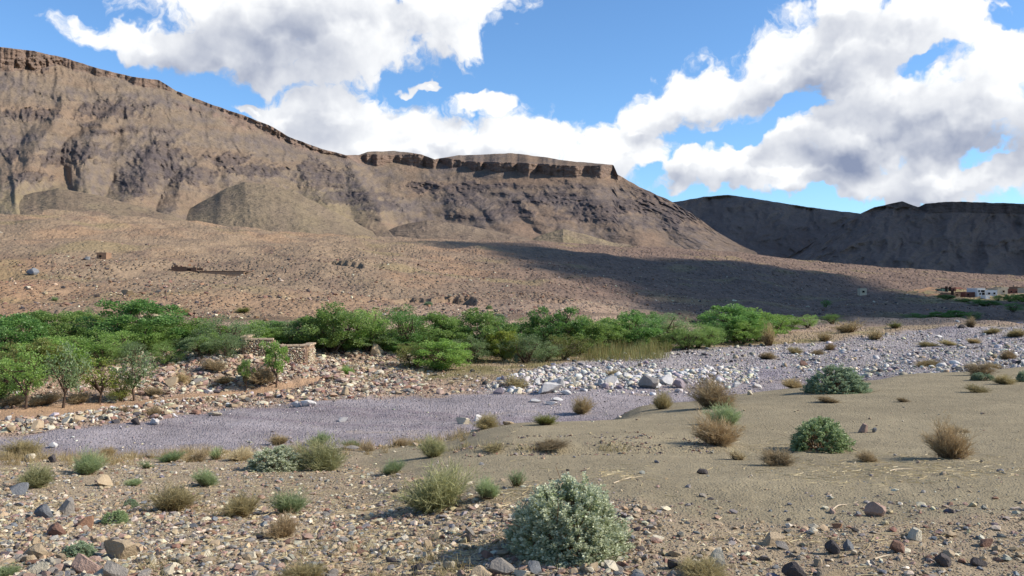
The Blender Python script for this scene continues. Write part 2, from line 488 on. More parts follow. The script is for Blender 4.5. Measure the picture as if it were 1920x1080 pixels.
def rock_face_material():
    m, N, out = new_mat("mountain_rock")
    geo = N.new("ShaderNodeNewGeometry"); P = geo.outputs['Position']
    base = attr(N, "gcol")
    rk = attr(N, "rock", 'Fac')
    st = N.new("ShaderNodeMapping"); N.put(st.inputs[0], P); st.inputs['Scale'].default_value = (0.06, 0.06, 0.5)
    strata = N.noise(st.outputs[0], 1.0, 4, 0.6)
    n1 = N.noise(P, 0.05, 7, 0.68)
    n2 = N.noise(P, 0.30, 4, 0.7)
    vo = N.new("ShaderNodeTexVoronoi", feature='F1'); N.put(vo.inputs['Vector'], P); vo.inputs['Scale'].default_value = 0.22
    dots = N.mapr(vo.outputs['Distance'], 0.16, 0.34, 1.0, 0.0)
    cv = N.new("ShaderNodeSeparateColor"); N.put(cv.inputs[0], vo.outputs['Color'])
    dots = N.math('MULTIPLY', dots, N.mapr(cv.outputs[0], 0.40, 0.55))
    dots = N.math('MULTIPLY', dots, N.mapr(n1, 0.36, 0.56))
    v2 = N.new('ShaderNodeTexVoronoi', feature='F1'); N.put(v2.inputs['Vector'], P); v2.inputs['Scale'].default_value = 0.5
    d2 = N.math('MULTIPLY', N.mapr(v2.outputs['Distance'], 0.2, 0.4, 1.0, 0.0), N.mapr(N.noise(P, 0.09, 3, 0.6), 0.45, 0.6))
    dots = N.math('MAXIMUM', dots, N.math('MULTIPLY', d2, 0.8))
    sh = N.math('ADD', 0.30, N.math('MULTIPLY', n1, 0.75))
    sh = N.math('ADD', sh, N.math('MULTIPLY', n2, 0.65))
    c = N.mix(1.0, base, gray(N, sh), 'MULTIPLY')
    rs = N.mapr(strata, 0.3, 0.7, 0.75, 1.2)
    c = N.mix(rk, c, N.mix(1.0, c, gray(N, rs), 'MULTIPLY'))
    c = N.mix(N.math('MULTIPLY', dots, 0.6), c, (0.075, 0.062, 0.058, 1))
    h = N.math('ADD', N.math('MULTIPLY', n1, 5.0), N.math('MULTIPLY', n2, 1.6))
    h = N.math('ADD', h, N.math('MULTIPLY', N.math('MULTIPLY', strata, rk), 3.0))
    principled(N, out, c, 0.95, 0.08, bump(N, h, 0.75, 1.0))
    return m
M_ROCKFACE = rock_face_material()

# ------------------------------------------------------------------ what the ground is made of
def river_top(u):   # row where smooth gravel gives way to the far bank
    return np.interp(u, [-700, 0, 100, 300, 420, 640, 700, 800, 950, 1080, 1200, 1300, 1900], [822, 818, 808, 786, 766, 749, 746, 742, 734, 728, 722, 718, 700])
def field_top(u):   # row where the boulder field ends
    return np.interp(u, [860, 900, 1000, 1150, 1250, 1400, 1560, 1700, 1920, 2600], [735, 722, 692, 666, 656, 648, 640, 630, 622, 615])
def path_band(u, v):
    lo = np.interp(u, [-700, 0, 250, 450, 620], [775, 768, 752, 730, 703])
    hi = np.interp(u, [-700, 0, 120, 250, 450, 620], [800, 788, 775, 765, 742, 718])
    return sstep(lo - 3, lo + 2, v) * (1 - sstep(hi - 3, hi + 3, v)) * (1 - sstep(590, 640, u))
def zones(X, Y):
    u, d = to_ud(X, Y)
    z = tab(ZT, u, d)
    v = HOR + F * (CAMZ - z) / d
    wob = fbm(X / 2.5, Y / 2.5, 3, 77)
    bk = bank_y(u) + wob * 1.0
    near = 1 - sstep(bk - 0.7, bk + 0.4, d)
    vs = np.interp(u, [560, 650, 760, 900, 1000, 1200, 1300, 1500, 1700, 1920, 2600], [840, 872, 890, 935, 955, 945, 975, 985, 985, 975, 960]) + wob * 26
    sand = near * sstep(vs + 8, vs - 14, v) * sstep(520, 760, u + wob * 60)
    stony = near - sand
    rt = river_top(u) + wob * 7 + 5 * fbm(X / 0.8, Y / 0.8, 3, 78)
    river = (1 - near) * sstep(rt - 4, rt + 5, v)
    ft = field_top(u) + wob * 3
    field = (1 - near) * (1 - river) * sstep(ft - 3, ft + 3, v) * sstep(860, 960, u)
    path = (1 - near) * path_band(u, v + wob * 2) * (1 - river)
    gap = sstep(0.02, 0.3, fbm(X / 5, Y / 5, 3, 12))
    bankz = (1 - near) * (1 - river) * (1 - field) * (1 - path) * sstep(592, 604, v)
    gl = np.interp(u, [600, 640, 760, 900, 1100, 1300, 1560, 1700], [700, 690, 676, 674, 662, 650, 628, 624])
    gh = np.interp(u, [600, 640, 760, 900, 1100, 1300, 1560, 1700], [712, 716, 712, 716, 692, 660, 650, 640])
    grass = bankz * sstep(gl - 6, gl + 2, v) * (1 - sstep(gh - 2, gh + 6, v)) * sstep(600, 680, u) * (0.35 + 0.65 * gap)
    green = bankz * sstep(930, 970, u) * (1 - sstep(1280, 1320, u)) * sstep(634, 642, v) * (1 - sstep(668, 676, v)) * sstep(0.0, 0.2, fbm(X / 4, Y / 4, 2, 13) + 0.12)
    slope = (1 - near) * (1 - sstep(592, 604, v))
    village = slope * sstep(1660, 1720, u) * sstep(540, 546, v) * (1 - sstep(566, 576, v))
    return dict(u=u, d=d, v=v, wob=wob, near=near, sand=sand, stony=stony, river=river, field=field, path=path, bank=bankz, grass=grass, green=green, slope=slope, village=village)
def lin(*c):
    return np.array([((x / 255) / 12.92 if x / 255 <= 0.04045 else ((x / 255 + 0.055) / 1.055) ** 2.4) for x in c])
C_SAND = lin(143, 130, 104); C_STONY = lin(156, 138, 112); C_RIVER = lin(144, 134, 132); C_FIELD = lin(158, 148, 143)
C_PATH = lin(168, 136, 106); C_BANK = lin(160, 136, 114); C_GRASS = lin(134, 122, 86); C_GREEN = lin(74, 116, 48)
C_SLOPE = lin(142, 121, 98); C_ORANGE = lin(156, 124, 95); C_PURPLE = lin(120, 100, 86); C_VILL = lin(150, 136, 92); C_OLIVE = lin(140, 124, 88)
def gauss_(x, c, w): return np.exp(-((x - c) / w) ** 2)
def ground_attrs(X, Y):
    Z = zones(X, Y)
    u, v, d = Z['u'], Z['v'], Z['d']
    def lay(c, m, k): return c * (1 - m[:, None]) + k[None, :] * m[:, None]
    n = len(u)
    big = fbm(X / 30, Y / 45, 4, 61); mid = fbm(X / 9, Y / 12, 4, 62)
    c = np.tile(C_SLOPE, (n, 1))
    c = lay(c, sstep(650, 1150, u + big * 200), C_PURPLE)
    c = lay(c, np.clip(sstep(0.02, 0.35, big + 0.4 * mid) * (1 - sstep(900, 1250, u)) * 0.5, 0, 1), C_ORANGE)
    c = lay(c, np.clip((1 - sstep(60, 110, u)) * sstep(470, 490, v) * (1 - sstep(590, 600, v)), 0, 1) * 0.8, C_ORANGE)
    c = lay(c, np.clip(sstep(0.1, 0.4, mid - 0.3 * big) * 0.55, 0, 1), C_PURPLE * 0.85)
    c = lay(c, np.clip(sstep(0.15, 0.45, fbm(X / 25, Y / 25, 3, 63)) * 0.5, 0, 1), C_OLIVE)
    c = lay(c, sstep(556, 572, v) * (1 - sstep(600, 606, v)) * sstep(640, 760, u) * (1 - sstep(1150, 1300, u)) * 0.7, C_BANK)
    c = lay(c, Z['village'] * np.clip(0.4 + 1.2 * mid, 0, 1), C_VILL)
    c = lay(c, sstep(596, 604, v), C_BANK)
    c = lay(c, np.clip(Z['grass'], 0, 1), C_GRASS)
    c = lay(c, np.clip(Z['green'], 0, 1), C_GREEN)
    c = lay(c, Z['field'], C_FIELD)
    c = lay(c, Z['river'], C_RIVER)
    c = lay(c, np.clip(Z['field'] * sstep(0.05, 0.3, fbm(X / 6, Y / 6, 3, 64)), 0, 1) * 0.6, C_RIVER * 0.9)
    braid = fbm((X * 0.35 + Y) / 1.6, (Y - X * 0.35) / 11 + X / 14, 4, 67)
    c = lay(c, np.clip(Z['river'] * sstep(0.05, 0.40, braid) * 0.55, 0, 1), lin(158, 147, 145))
    c = lay(c, np.clip(Z['river'] * sstep(0.10, 0.45, -braid) * 0.55, 0, 1), lin(126, 113, 115))
    c = lay(c, np.clip(Z['river'] * sstep(0.30, 0.5, fbm(X / 5, Y / 2.5, 3, 68)) * 0.6, 0, 1), lin(160, 142, 122))
    pool = gauss_(u, 1440, 60) * gauss_(v, 700, 16) + gauss_(u, 1770, 46) * gauss_(v, 627, 6)
    c = lay(c, np.clip(Z['field'] * pool, 0, 1) * 0.9, lin(140, 130, 134))
    c = lay(c, Z['path'], C_PATH)
    c = lay(c, Z['stony'], C_STONY)
    c = lay(c, Z['sand'], C_SAND)
    edge = np.exp(-((d - bank_y(u) - 0.5) / 1.2) ** 2) * sstep(400, 500, u) * (1 - sstep(860, 930, u))
    c = lay(c, edge * 0.7, lin(168, 134, 104))
    c *= (1 + 0.17 * fbm(X / 1.2, Y / 1.2, 3, 65) + 0.10 * mid + 0.22 * fbm(X / 4.2, Y / 5.5, 4, 66) * sstep(0.2, 0.6, Z['near'] + Z['river']))[:, None]
    grain = 0.012 + 0.0016 * d
    grain = np.where(Z['near'] > 0.5, 0.016 + 0.0012 * d, grain)
    grain = grain + Z['slope'] * (0.25 + 0.0012 * d)
    peb = np.clip(Z['stony'] * 0.9 + Z['sand'] * 0.25 + Z['river'] * 0.4 + Z['field'] + Z['bank'] * 0.8 + Z['slope'] * (0.15 + 0.5 * sstep(455, 500, v)) - Z['path'] * 0.6, 0, 1)
    return c, grain, peb, Z

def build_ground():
    th = np.concatenate([np.arange(-180, -40, 4.0), np.arange(-40, -33, 0.5), np.arange(-33, 33, 0.105), np.arange(33, 40, 0.5), np.arange(40, 180, 4.0)])
    th = np.radians(th)
    r = np.concatenate([np.geomspace(0.4, 4.5, 24, endpoint=False), np.geomspace(4.5, 130, 470, endpoint=False), np.geomspace(130, 900, 250, endpoint=False), np.geomspace(900, 11000, 26)])
    T, R = np.meshgrid(th, r, indexing='ij')
    # rows follow constant depth inside the view so scarps run cleanly across
    tc = np.clip(T, math.radians(-50), math.radians(50))
    Rr = R / np.cos(tc)
    X = (Rr * np.sin(T)).ravel(); Y = (Rr * np.cos(T)).ravel()
    Zz = gz0(X, Y)
    col, grain, peb, Zn = ground_attrs(X, Y)
    nt, nr = len(th), len(r)
    I = np.arange(nt * nr).reshape(nt, nr)
    In = np.concatenate([I[1:], I[:1]], 0)
    A, B, C, D = I[:, :-1], In[:, :-1], In[:, 1:], I[:, 1:]
    quads = np.stack([A, D, C, B], -1).reshape(-1, 4)
    V = np.stack([X, Y, Zz], 1)
    # face zone: 0 near ground, 1 river bed, 2 dirt path, 3 far side
    fz = quads[:, 0]
    zone = np.full(len(quads), 3)
    zone[Zn['path'][fz] > 0.5] = 2
    zone[(Zn['river'][fz] > 0.5) | (Zn['field'][fz] > 0.5)] = 1
    zone[Zn['near'][fz] > 0.5] = 0
    # centre disc under the camera
    c0 = len(V)
    V = np.concatenate([V, [[0, 0, V[I[:, 0], 2].mean()]]])
    col = np.concatenate([col, col[:1]]); grain = np.append(grain, grain[0]); peb = np.append(peb, peb[0])
    tri = np.stack([I[:, 0], In[:, 0], np.full(nt, c0)], 1)[:, [1, 0, 2]]
    names = ["ground", "riverbed", "dirt_path", "hillside"]
    labels = ["near bank of olive-brown sand strewn with stones", "dry river bed of mauve-grey gravel and pale cobbles",
              "bare orange dirt path along the far bank", "far bank and stony red-brown slope rising to the mountains"]
    for k in range(4):
        q = quads[zone == k]
        fs = [q] + ([tri] if k == 0 else [])
        used = np.unique(np.concatenate([f.ravel() for f in fs]))
        mp = np.full(len(V), -1); mp[used] = np.arange(len(used))
        me = make_mesh(names[k], V[used], [mp[f] for f in fs], M_EARTH,
                       dict(gcol=col[used], grain=grain[used], pebble=peb[used]), smooth=True)
        tag(mobj(names[k], me), labels[k], "ground", kind="structure")
build_ground()

# ------------------------------------------------------------------ mountains
def ground_z_at(u, d):
    return tab(ZT, np.asarray(u, float), np.asarray(d, float))
def build_mountain(name, label, crest, dbase, dcrest, nu, nt, shape, colours, back=260):
    """crest: (bearing column, row); the face runs from the valley floor at dbase up to the crest at dcrest"""
    cu = np.array([a for a, b in crest], float); cv = np.array([b for a, b in crest], float)
    u = np.linspace(cu[0], cu[-1], nu)
    vc = np.interp(u, cu, cv)
    vc = vc + fbm(u / 26, u * 0 + 3, 4, 5) * 1.6
    db = np.interp(u, [a for a, b in dbase], [b for a, b in dbase])
    dc = np.interp(u, [a for a, b in dcrest], [b for a, b in dcrest])
    zb = ground_z_at(u, db) - 6.0
    zcr = CAMZ + (HOR - vc) / F * dc
    t = np.linspace(0, 1, nt)
    U, Tt = np.meshgrid(u, t, indexing='ij')
    DB, DC, ZB, ZC = (a[:, None] for a in (db, dc, zb, zcr))
    D, Zf, rock, extra = shape(U, Tt, DB, DC, ZB, ZC)
    X = (U - 960) / F * D
    col = colours(U, Tt, X, D, Zf, rock, extra)
    # plateau behind the crest, then down the far side
    bd = [0.12, 0.4, 1.0, 1.6, 2.6]; bz = [-0.004, -0.02, -0.05, -0.3, -1.0]
    Xs = [X]; Ds = [D]; Zs = [Zf]
    for k, (a, b) in enumerate(zip(bd, bz)):
        dd = D[:, -1] + back * a
        Ds.append(dd[:, None]); Xs.append(((u - 960) / F * dd)[:, None])
        Zs.append((Zf[:, -1] + b * np.maximum(Zf[:, -1] - zb, 5))[:, None])
    X = np.concatenate(Xs, 1); D = np.concatenate(Ds, 1); Zf = np.concatenate(Zs, 1)
    nb = len(bd)
    col = np.concatenate([col] + [col[:, -1:, :]] * nb, 1)
    rock = np.concatenate([rock] + [rock[:, -1:] * 0] * nb, 1)
    n0, n1 = X.shape
    I = np.arange(n0 * n1).reshape(n0, n1)
    q = np.stack([I[:-1, :-1], I[1:, :-1], I[1:, 1:], I[:-1, 1:]], -1).reshape(-1, 4)
    V = np.stack([X.ravel(), D.ravel(), Zf.ravel()], 1)
    me = make_mesh(name, V, q, M_ROCKFACE, dict(gcol=col.reshape(-1, 3), rock=rock.ravel()), smooth=True)
    return tag(mobj(name, me), label, "mountain", kind="structure")

def gauss(x, c, w): return np.exp(-((x - c) / w) ** 2)
R_TAN = lin(126, 110, 92); R_YEL = lin(138, 123, 94); R_DARK = lin(86, 77, 75); R_CLIFF = lin(130, 109, 94); R_BROWN = lin(116, 99, 84); R_GREY = lin(106, 96, 91)
R_RED = lin(138, 113, 92)

def massif_shape(U, T, DB, DC, ZB, ZC):
    # height of the capping cliff, as share of the face
    cap = np.interp(U[:, 0], [-700, 0, 70, 110, 160, 235, 250, 300, 325, 400, 520, 655, 690, 815, 824, 840, 900, 1000, 1100, 1150, 1168, 1200, 1420],
                    [.08, .12, .09, .05, .045, .03, .045, .055, .022, .027, .060, .026, .14, .11, .05, .10, .15, .18, .16, .12, .0, .0, .0])
    cap = cap * (1 + 0.5 * fbm(U[:, 0] / 40, U[:, 0] * 0, 4, 17))
    cap = cap[:, None]
    brow = np.interp(U[:, 0], [660, 700, 740, 790, 830, 870, 960, 1040, 1110, 1150], [0, .03, .04, .0, .0, .06, .09, .06, .03, .0])[:, None]
    depthface = DC - DB
    vb = HOR - F * (ZB - CAMZ) / DB; vt = HOR - F * (ZC - CAMZ) / DC
    row = vb + (vt - vb) * T
    Zf = CAMZ + (HOR - row) / F * (DB + depthface * T)
    wu = U + 26 * fbm(U / 90, T * 3, 3, 11) + 14 * fbm(U / 28, T * 7, 3, 15)
    steep = np.zeros_like(T); cap2 = np.zeros_like(T)
    for (u0, u1, va, vb_, th, st, sd) in [(130, 190, 234, 236, 4, 1.2, 41), (165, 250, 251, 241, 6, 1.2, 42), (240, 335, 241, 246, 6, 1.1, 54), (330, 430, 196, 222, 5, .7, 56), (428, 520, 224, 246, 10, 1.1, 43),
                                          (498, 570, 246, 268, 10, 1.3, 44), (550, 655, 270, 293, 7, 1.1, 55), (830, 965, 405, 411, 5, 1.2, 45), (840, 960, 352, 346, 4, 1.0, 47), (930, 1110, 347, 354, 4, 1.0, 48),
                                          (970, 1240, 374, 394, 5, 1.0, 49), (1040, 1260, 340, 372, 4, .8, 50), (760, 850, 345, 350, 4, .8, 46), (1020, 1330, 405, 432, 6, .9, 51), (1180, 1300, 352, 384, 6, 1.0, 52),
                                          (900, 1250, 360, 384, 3, .7, 57), (700, 830, 410, 418, 4, .7, 58), (0, 130, 262, 250, 4, .6, 59), (40, 150, 170, 190, 5, .5, 60)]:
        vcen = va + (vb_ - va) * np.clip((U - u0) / (u1 - u0), 0, 1) + 5 * fbm(U / 40, U * 0, 3, sd + 7)
        nz = np.clip(0.75 + 1.1 * fbm(U / 22, U * 0 + sd, 3, sd), 0, 1.3)
        bnd = st * nz * sstep(u0 - 12, u0 + 12, U) * (1 - sstep(u1 - 12, u1 + 12, U)) * gauss(row, vcen, th)
        steep += bnd
        if sd in (43, 44, 55, 56): cap2 += np.clip(bnd * 1.2, 0, 1)
    # crags: dark broken rock standing out of the slope and lining the gullies
    G = np.zeros_like(T)
    for (cu_, cv_, ru, rv) in [(300, 300, 55, 42), (262, 345, 40, 26), (100, 300, 34, 14), (55, 332, 46, 12), (18, 290, 16, 16), (375, 330, 36, 20), (330, 318, 30, 30), (430, 300, 50, 14), (610, 335, 48, 24), (660, 370, 74, 15),
                               (716, 386, 44, 12), (588, 312, 30, 14), (868, 362, 42, 26), (800, 352, 44, 12), (1120, 398, 66, 16), (1285, 400, 54, 20), (1040, 372, 60, 14), (60, 120, 50, 16), (150, 285, 60, 20), (480, 320, 60, 12), (960, 395, 50, 16), (1210, 385, 60, 16), (210, 205, 80, 20), (60, 215, 60, 14)]:
        G = np.maximum(G, gauss(U + 12 * fbm(U / 30, row / 30, 3, 72), cu_, ru) * gauss(row, cv_, rv))
    gn = fbm(U / 15, row / 12, 4, 71)
    crag = sstep(0.42, 0.72, 0.75 * G + 0.55 * gn + 0.22)
    crag = crag * sstep(.04, .1, T) * (1 - 0.8 * np.clip(gauss(U, 545, 110) * gauss(row, 420, 45) + gauss(U, 80, 100) * gauss(row, 390, 28), 0, 1))
    fine_band = 0.5 + 0.5 * np.sin(row / 2.6 + 2.2 * fbm(U / 60, T * 2, 3, 81))
    layer = np.clip(0.15 + fbm(U / 120, T * 2.5, 3, 82) + 0.35 * sstep(760, 1000, U), 0, 1)
    caps = sstep(1 - cap - 0.012, 1 - cap + 0.008, T) * (cap > 0.025) * (1 - sstep(1 - brow - 0.01, 1 - brow + 0.015, T) * (brow > 0.012))
    stepy = np.cumsum(1.0 / (1 + 7.0 * np.clip(steep, 0, 1.5) + 2.4 * fine_band * layer), 1) / T.shape[1]
    k = max(3, T.shape[1] // 9)
    ker = np.hanning(2 * k + 1); ker /= ker.sum()
    pad = np.concatenate([2 * stepy[:, :1] - stepy[:, k:0:-1], stepy, 2 * stepy[:, -1:] - stepy[:, -2:-k - 2:-1]], 1)
    smoothed = sum(ker[i] * pad[:, i:i + T.shape[1]] for i in range(2 * k + 1))
    vts = blur_rows(vt, 26.0)
    Tr = np.clip((vb - row) / (vb - vts), 0, 1.2)
    c0 = np.where(cap > 0.025, cap, 0)
    Tc = np.where(T < 1 - c0, Tr, Tr - (T - 1 + c0)) + 2.2 * np.clip(T - 1 + brow, 0, 1)
    prof = np.clip(Tc, 0, 1.3) ** 0.85 + (stepy - smoothed) * (1 - caps)
    D = DB + depthface * prof
    # spurs that come forward
    low = 1 - T
    def spur(c0, c1, w0, w1, tmax, amp):
        tt = np.clip(T / tmax, 0, 1)
        c = c1 + (c0 - c1) * tt; w = w1 + (w0 - w1) * tt
        return amp * gauss(U, c, w) * (1 - sstep(0.65, 1.0, tt)) * (0.35 + 0.65 * sstep(0, .25, T))
    # ridges and fans standing forward of the face: apex and foot (bearing, row), how far forward, how steep the flanks
    PR = [(455, 336, 545, 446, 105, .60), (95, 346, 130, 412, 62, .42), (300, 250, 228, 408, 46, .60), (395, 270, 318, 405, 34, .62), (655, 300, 742, 442, 52, .55), (700, 330, 800, 450, 34, .6), (852, 345, 985, 455, 44, .46),
          (985, 352, 1075, 455, 34, .55), (1090, 345, 1215, 466, 44, .46), (1200, 360, 1325, 470, 32, .45), (1056, 428, 1100, 462, 20, .44), (1185, 440, 1230, 474, 18, .4), (560, 300, 622, 400, 30, .6),
          (140, 160, 60, 300, 26, .5), (250, 170, 190, 240, 18, .6), (930, 345, 1000, 400, 22, .6), (780, 310, 905, 420, 30, .55), (1150, 340, 1180, 420, 26, .6)]
    wob = 16 * fbm(U / 50, T * 4, 3, 23) + 6 * fbm(U / 16, T * 12, 3, 24)
    cone = np.zeros_like(T)
    for i, (ca, va, cb, vf, fwd, kk) in enumerate(PR):
        q = (row - va) / (vf - va)
        c = ca + (cb - ca) * np.clip(q, 0, 1.4) + wob * (0.4 if i < 2 else 1.0)
        if i >= 2: fwd, kk = fwd * 1.35, kk * 1.3
        e = fwd * np.clip(q, 0, 1.3) ** 0.85 - kk * np.sqrt((U - c) ** 2 + 40)
        cone = np.maximum(cone, np.clip(e + 2, 0, None))
    cone = cone * sstep(0, .06, T) * (1 - sstep(1330, 1410, U))
    D = D - cone
    # the mesa stands back behind the end of the long ridge
    bnd_ = 652 + (row - 291) * 0.55 + 10 * fbm(U / 40, row / 25, 3, 27)
    D = D + 62 * sstep(-4, 26, U - bnd_) * (1 - sstep(760, 960, U)) * sstep(0.02, 0.12, T)
    off = 0
    off = 0.0
    fade = sstep(0.0, 0.10, T) * (1 - 0.75 * sstep(1 - cap - 0.03, 1 - cap, T))
    gul = (ridged(wu / 95 + T * 0.8, T * 2.0, 4, 91) - 0.62) * 9
    gul2 = (ridged(wu / 34 + T * 0.5, T * 4.5, 4, 95) - 0.62) * 5
    rough = fbm(U / 11, T * 26, 4, 97) * (1.6 + 4.0 * crag + 4.0 * np.clip(steep, 0, 1))
    cragn = crag * (ridged(U / 20, T * 12, 4, 98) - 0.6) * 9
    calm = 1 - 0.75 * np.clip(gauss(U, 545, 120) * gauss(row, 410, 50) + gauss(U, 80, 110) * gauss(row, 390, 32), 0, 1)
    endf = 1 - sstep(1330, 1410, U)
    D = D - (off * fade + (gul + gul2) * fade * calm + rough * calm + cragn) * endf
    # fluted cliff face
    flute = (ridged(U / 30, T * 3.0, 4, 99) - 0.6) * 1.6 + (ridged(U / 9, T * 3.5, 3, 100) - 0.6) * 2.6 + fbm(U / 60, T * 0, 2, 101) * 2
    D = D - np.clip(caps + 0.6 * cap2, 0, 1) * flute * endf
    Zf = CAMZ + (HOR - row) / F * D
    rock = np.clip(caps + np.clip(steep, 0, 1) * 0.95 + crag * 0.9 + 0.55 * fine_band * layer, 0, 1)
    yel = np.clip(gauss(U, 555, 130) * gauss(row, 410, 50) + gauss(U, 80, 120) * gauss(row, 388, 34), 0, 1)
    return D, Zf, rock, (yel, np.clip(caps + cap2, 0, 1), crag)
def massif_col(U, T, X, D, Zf, rock, ex):
    yel, caps, crag = ex
    n = fbm(X / 60, Zf / 30, 4, 111); n2 = fbm(U / 14, T * 20, 3, 112)
    def lay(c, m, k): return c * (1 - m[..., None]) + k * m[..., None]
    c = np.tile(R_TAN, U.shape + (1,))
    c = lay(c, np.clip(sstep(640, 1000, U) * 0.75 + 0.5 * n, 0, 1), R_BROWN)
    c = lay(c, np.clip(n * 1.2, 0, .45), R_RED)
    c = lay(c, np.clip(0.15 - n * 1.5 + n2 * .8, 0, .8), R_GREY)
    c = lay(c, np.clip(yel * 1.1 - np.clip(n2, 0, .3), 0, 0.9), R_YEL)
    c = lay(c, np.clip(rock - 0.2 + 0.4 * n2, 0, 1) * 0.9, R_DARK)
    c = lay(c, caps * np.clip(0.75 + 0.9 * n2, 0, 1), R_CLIFF)
    return c
CREST = [(-700, 30), (-300, 62), (-60, 84), (0, 88), (60, 95), (120, 108), (190, 130), (250, 144), (298, 150), (330, 170), (380, 190), (430, 207), (470, 221), (512, 238), (540, 256), (600, 278), (650, 291), (672, 291), (690, 284), (740, 283), (790, 289), (815, 299), (830, 296), (860, 291), (900, 290), (960, 287), (1010, 293), (1060, 301), (1150, 309), (1158, 327), (1175, 337), (1200, 351), (1250, 373), (1300, 402), (1340, 432), (1385, 458), (1420, 474)]
build_mountain("mountain", "long tan mountain with dark crags, capped by a flat cliff-edged mesa", CREST,
               [(-700, 360), (0, 395), (400, 430), (700, 455), (1000, 520), (1400, 560)], [(-700, 680), (0, 760), (650, 940), (830, 985), (900, 1000), (1120, 910), (1160, 915), (1250, 850), (1420, 640)],
               1150, 300, massif_shape, massif_col)

def foothill_shape(seed):
    def f(U, T, DB, DC, ZB, ZC):
        vb = HOR - F * (ZB - CAMZ) / DB; vt = HOR - F * (ZC - CAMZ) / DC
        row = vb + (vt - vb) * T
        wu = U + 10 * fbm(U / 40, T * 3, 3, seed)
        g = (ridged(wu / 60 + T * .3, T * .8, 3, seed + 1) - .62) * 5 + fbm(U / 12, row / 8, 4, seed + 2) * .7
        D = DB + (DC - DB) * T ** 1.5 - g * sstep(0, .2, T) * (1 - .6 * sstep(.8, 1, T))
        return D, CAMZ + (HOR - row) / F * D, np.clip(.3 * sstep(.15, .5, fbm(U / 14, row / 5, 3, seed + 3)), 0, 1), (0,)
    return f
def foothill_col(c1, c2):
    def f(U, T, X, D, Zf, rock, ex):
        n = np.clip(.5 + .9 * fbm(U / 50, T * 3, 4, 141), 0, 1)[..., None]
        c = c1 * (1 - n) + c2 * n
        return c * (1 - rock[..., None] * .5) + R_DARK * rock[..., None] * .5
    return f
for nm, lab, cr, d0_, d1_, sd, ca, cb in [
        ("foothill", "smooth yellowish cone-shaped foothill before the long mountain", [(120, 446), (200, 436), (270, 424), (330, 404), (380, 378), (425, 352), (460, 341), (510, 347), (570, 368), (630, 398), (690, 430), (735, 450), (770, 464)], 424, 540, 401, R_YEL * .5 + R_TAN * .5, R_TAN * .93),
        ("foothill", "low yellowish foothill at the open end of the long mountain", [(-400, 420), (-150, 396), (0, 378), (60, 362), (110, 353), (180, 365), (250, 384), (330, 407), (390, 425), (430, 440)], 392, 470, 411, R_YEL * .5 + R_TAN * .5, R_BROWN),
        ("foothill", "broad brown fan of scree below the mesa", [(660, 462), (700, 446), (745, 424), (800, 412), (860, 419), (940, 436), (1040, 458), (1100, 470)], 470, 540, 421, R_BROWN, R_TAN),
        ("foothill", "small rounded foothill below the cliff end of the mesa", [(950, 468), (1010, 442), (1056, 429), (1100, 440), (1150, 455), (1215, 462), (1290, 474)], 530, 580, 431, R_TAN, R_YEL)]:
    build_mountain(nm, lab, cr, [(-700, d0_), (1400, d0_)], [(-700, d1_), (1400, d1_)], 300, 90, foothill_shape(sd), foothill_col(ca, cb), 60)
def hill_shape(seed, amp, capmax):
    def f(U, T, DB, DC, ZB, ZC):
        cap = capmax(U[:, 0])[:, None]
        vb = HOR - F * (ZB - CAMZ) / DB; vt = HOR - F * (ZC - CAMZ) / DC
        row = vb + (vt - vb) * T
        Zf = CAMZ + (HOR - row) / F * (DB + (DC - DB) * T)
        caps = sstep(1 - cap - 0.015, 1 - cap + 0.01, T) * (cap > 0.03)
        fb = 0.5 + 0.5 * np.sin(Zf / 5.0 + 2.0 * fbm(U / 60, T * 2, 3, seed))
        lay = np.clip(0.2 + fbm(U / 100, T * 3, 3, seed + 1), 0, 1)
        D = DB + (DC - DB) * np.minimum(T, 1 - cap) ** 0.85 + 3.0 * fb * lay
        wu = U + 20 * fbm(U / 60, T * 3, 3, seed + 2)
        g = (ridged(wu / 85 - T * 0.6, T * 1.6, 4, seed + 3) - 0.62) * amp + (ridged(wu / 30 - T * 0.3, T * 3.5, 4, seed + 4) - .62) * amp * 0.22 + fbm(U / 10, T * 20, 3, seed + 5) * amp * 0.035
        fade = sstep(0, .12, T) * (1 - 0.8 * sstep(1 - cap - .04, 1 - cap, T))
        D = D - g * fade - caps * ((ridged(U / 22, T * .5, 3, seed + 6) - .6) * 8)
        Zf = CAMZ + (HOR - row) / F * D
        return D, Zf, np.clip(caps + .35 * fb * lay, 0, 1), (caps,)
    return f
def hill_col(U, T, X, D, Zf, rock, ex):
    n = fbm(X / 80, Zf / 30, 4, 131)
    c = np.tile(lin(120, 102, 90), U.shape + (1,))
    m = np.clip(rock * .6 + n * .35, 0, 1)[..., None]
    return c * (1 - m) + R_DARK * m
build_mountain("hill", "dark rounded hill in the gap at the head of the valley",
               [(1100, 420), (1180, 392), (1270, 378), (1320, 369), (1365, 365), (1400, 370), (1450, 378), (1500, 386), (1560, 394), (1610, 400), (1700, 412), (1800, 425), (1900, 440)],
               [(1100, 1000), (1500, 1000), (1900, 1060)], [(1100, 1330), (1365, 1360), (1900, 1400)], 420, 130, hill_shape(200, 46, lambda u: u * 0), hill_col)
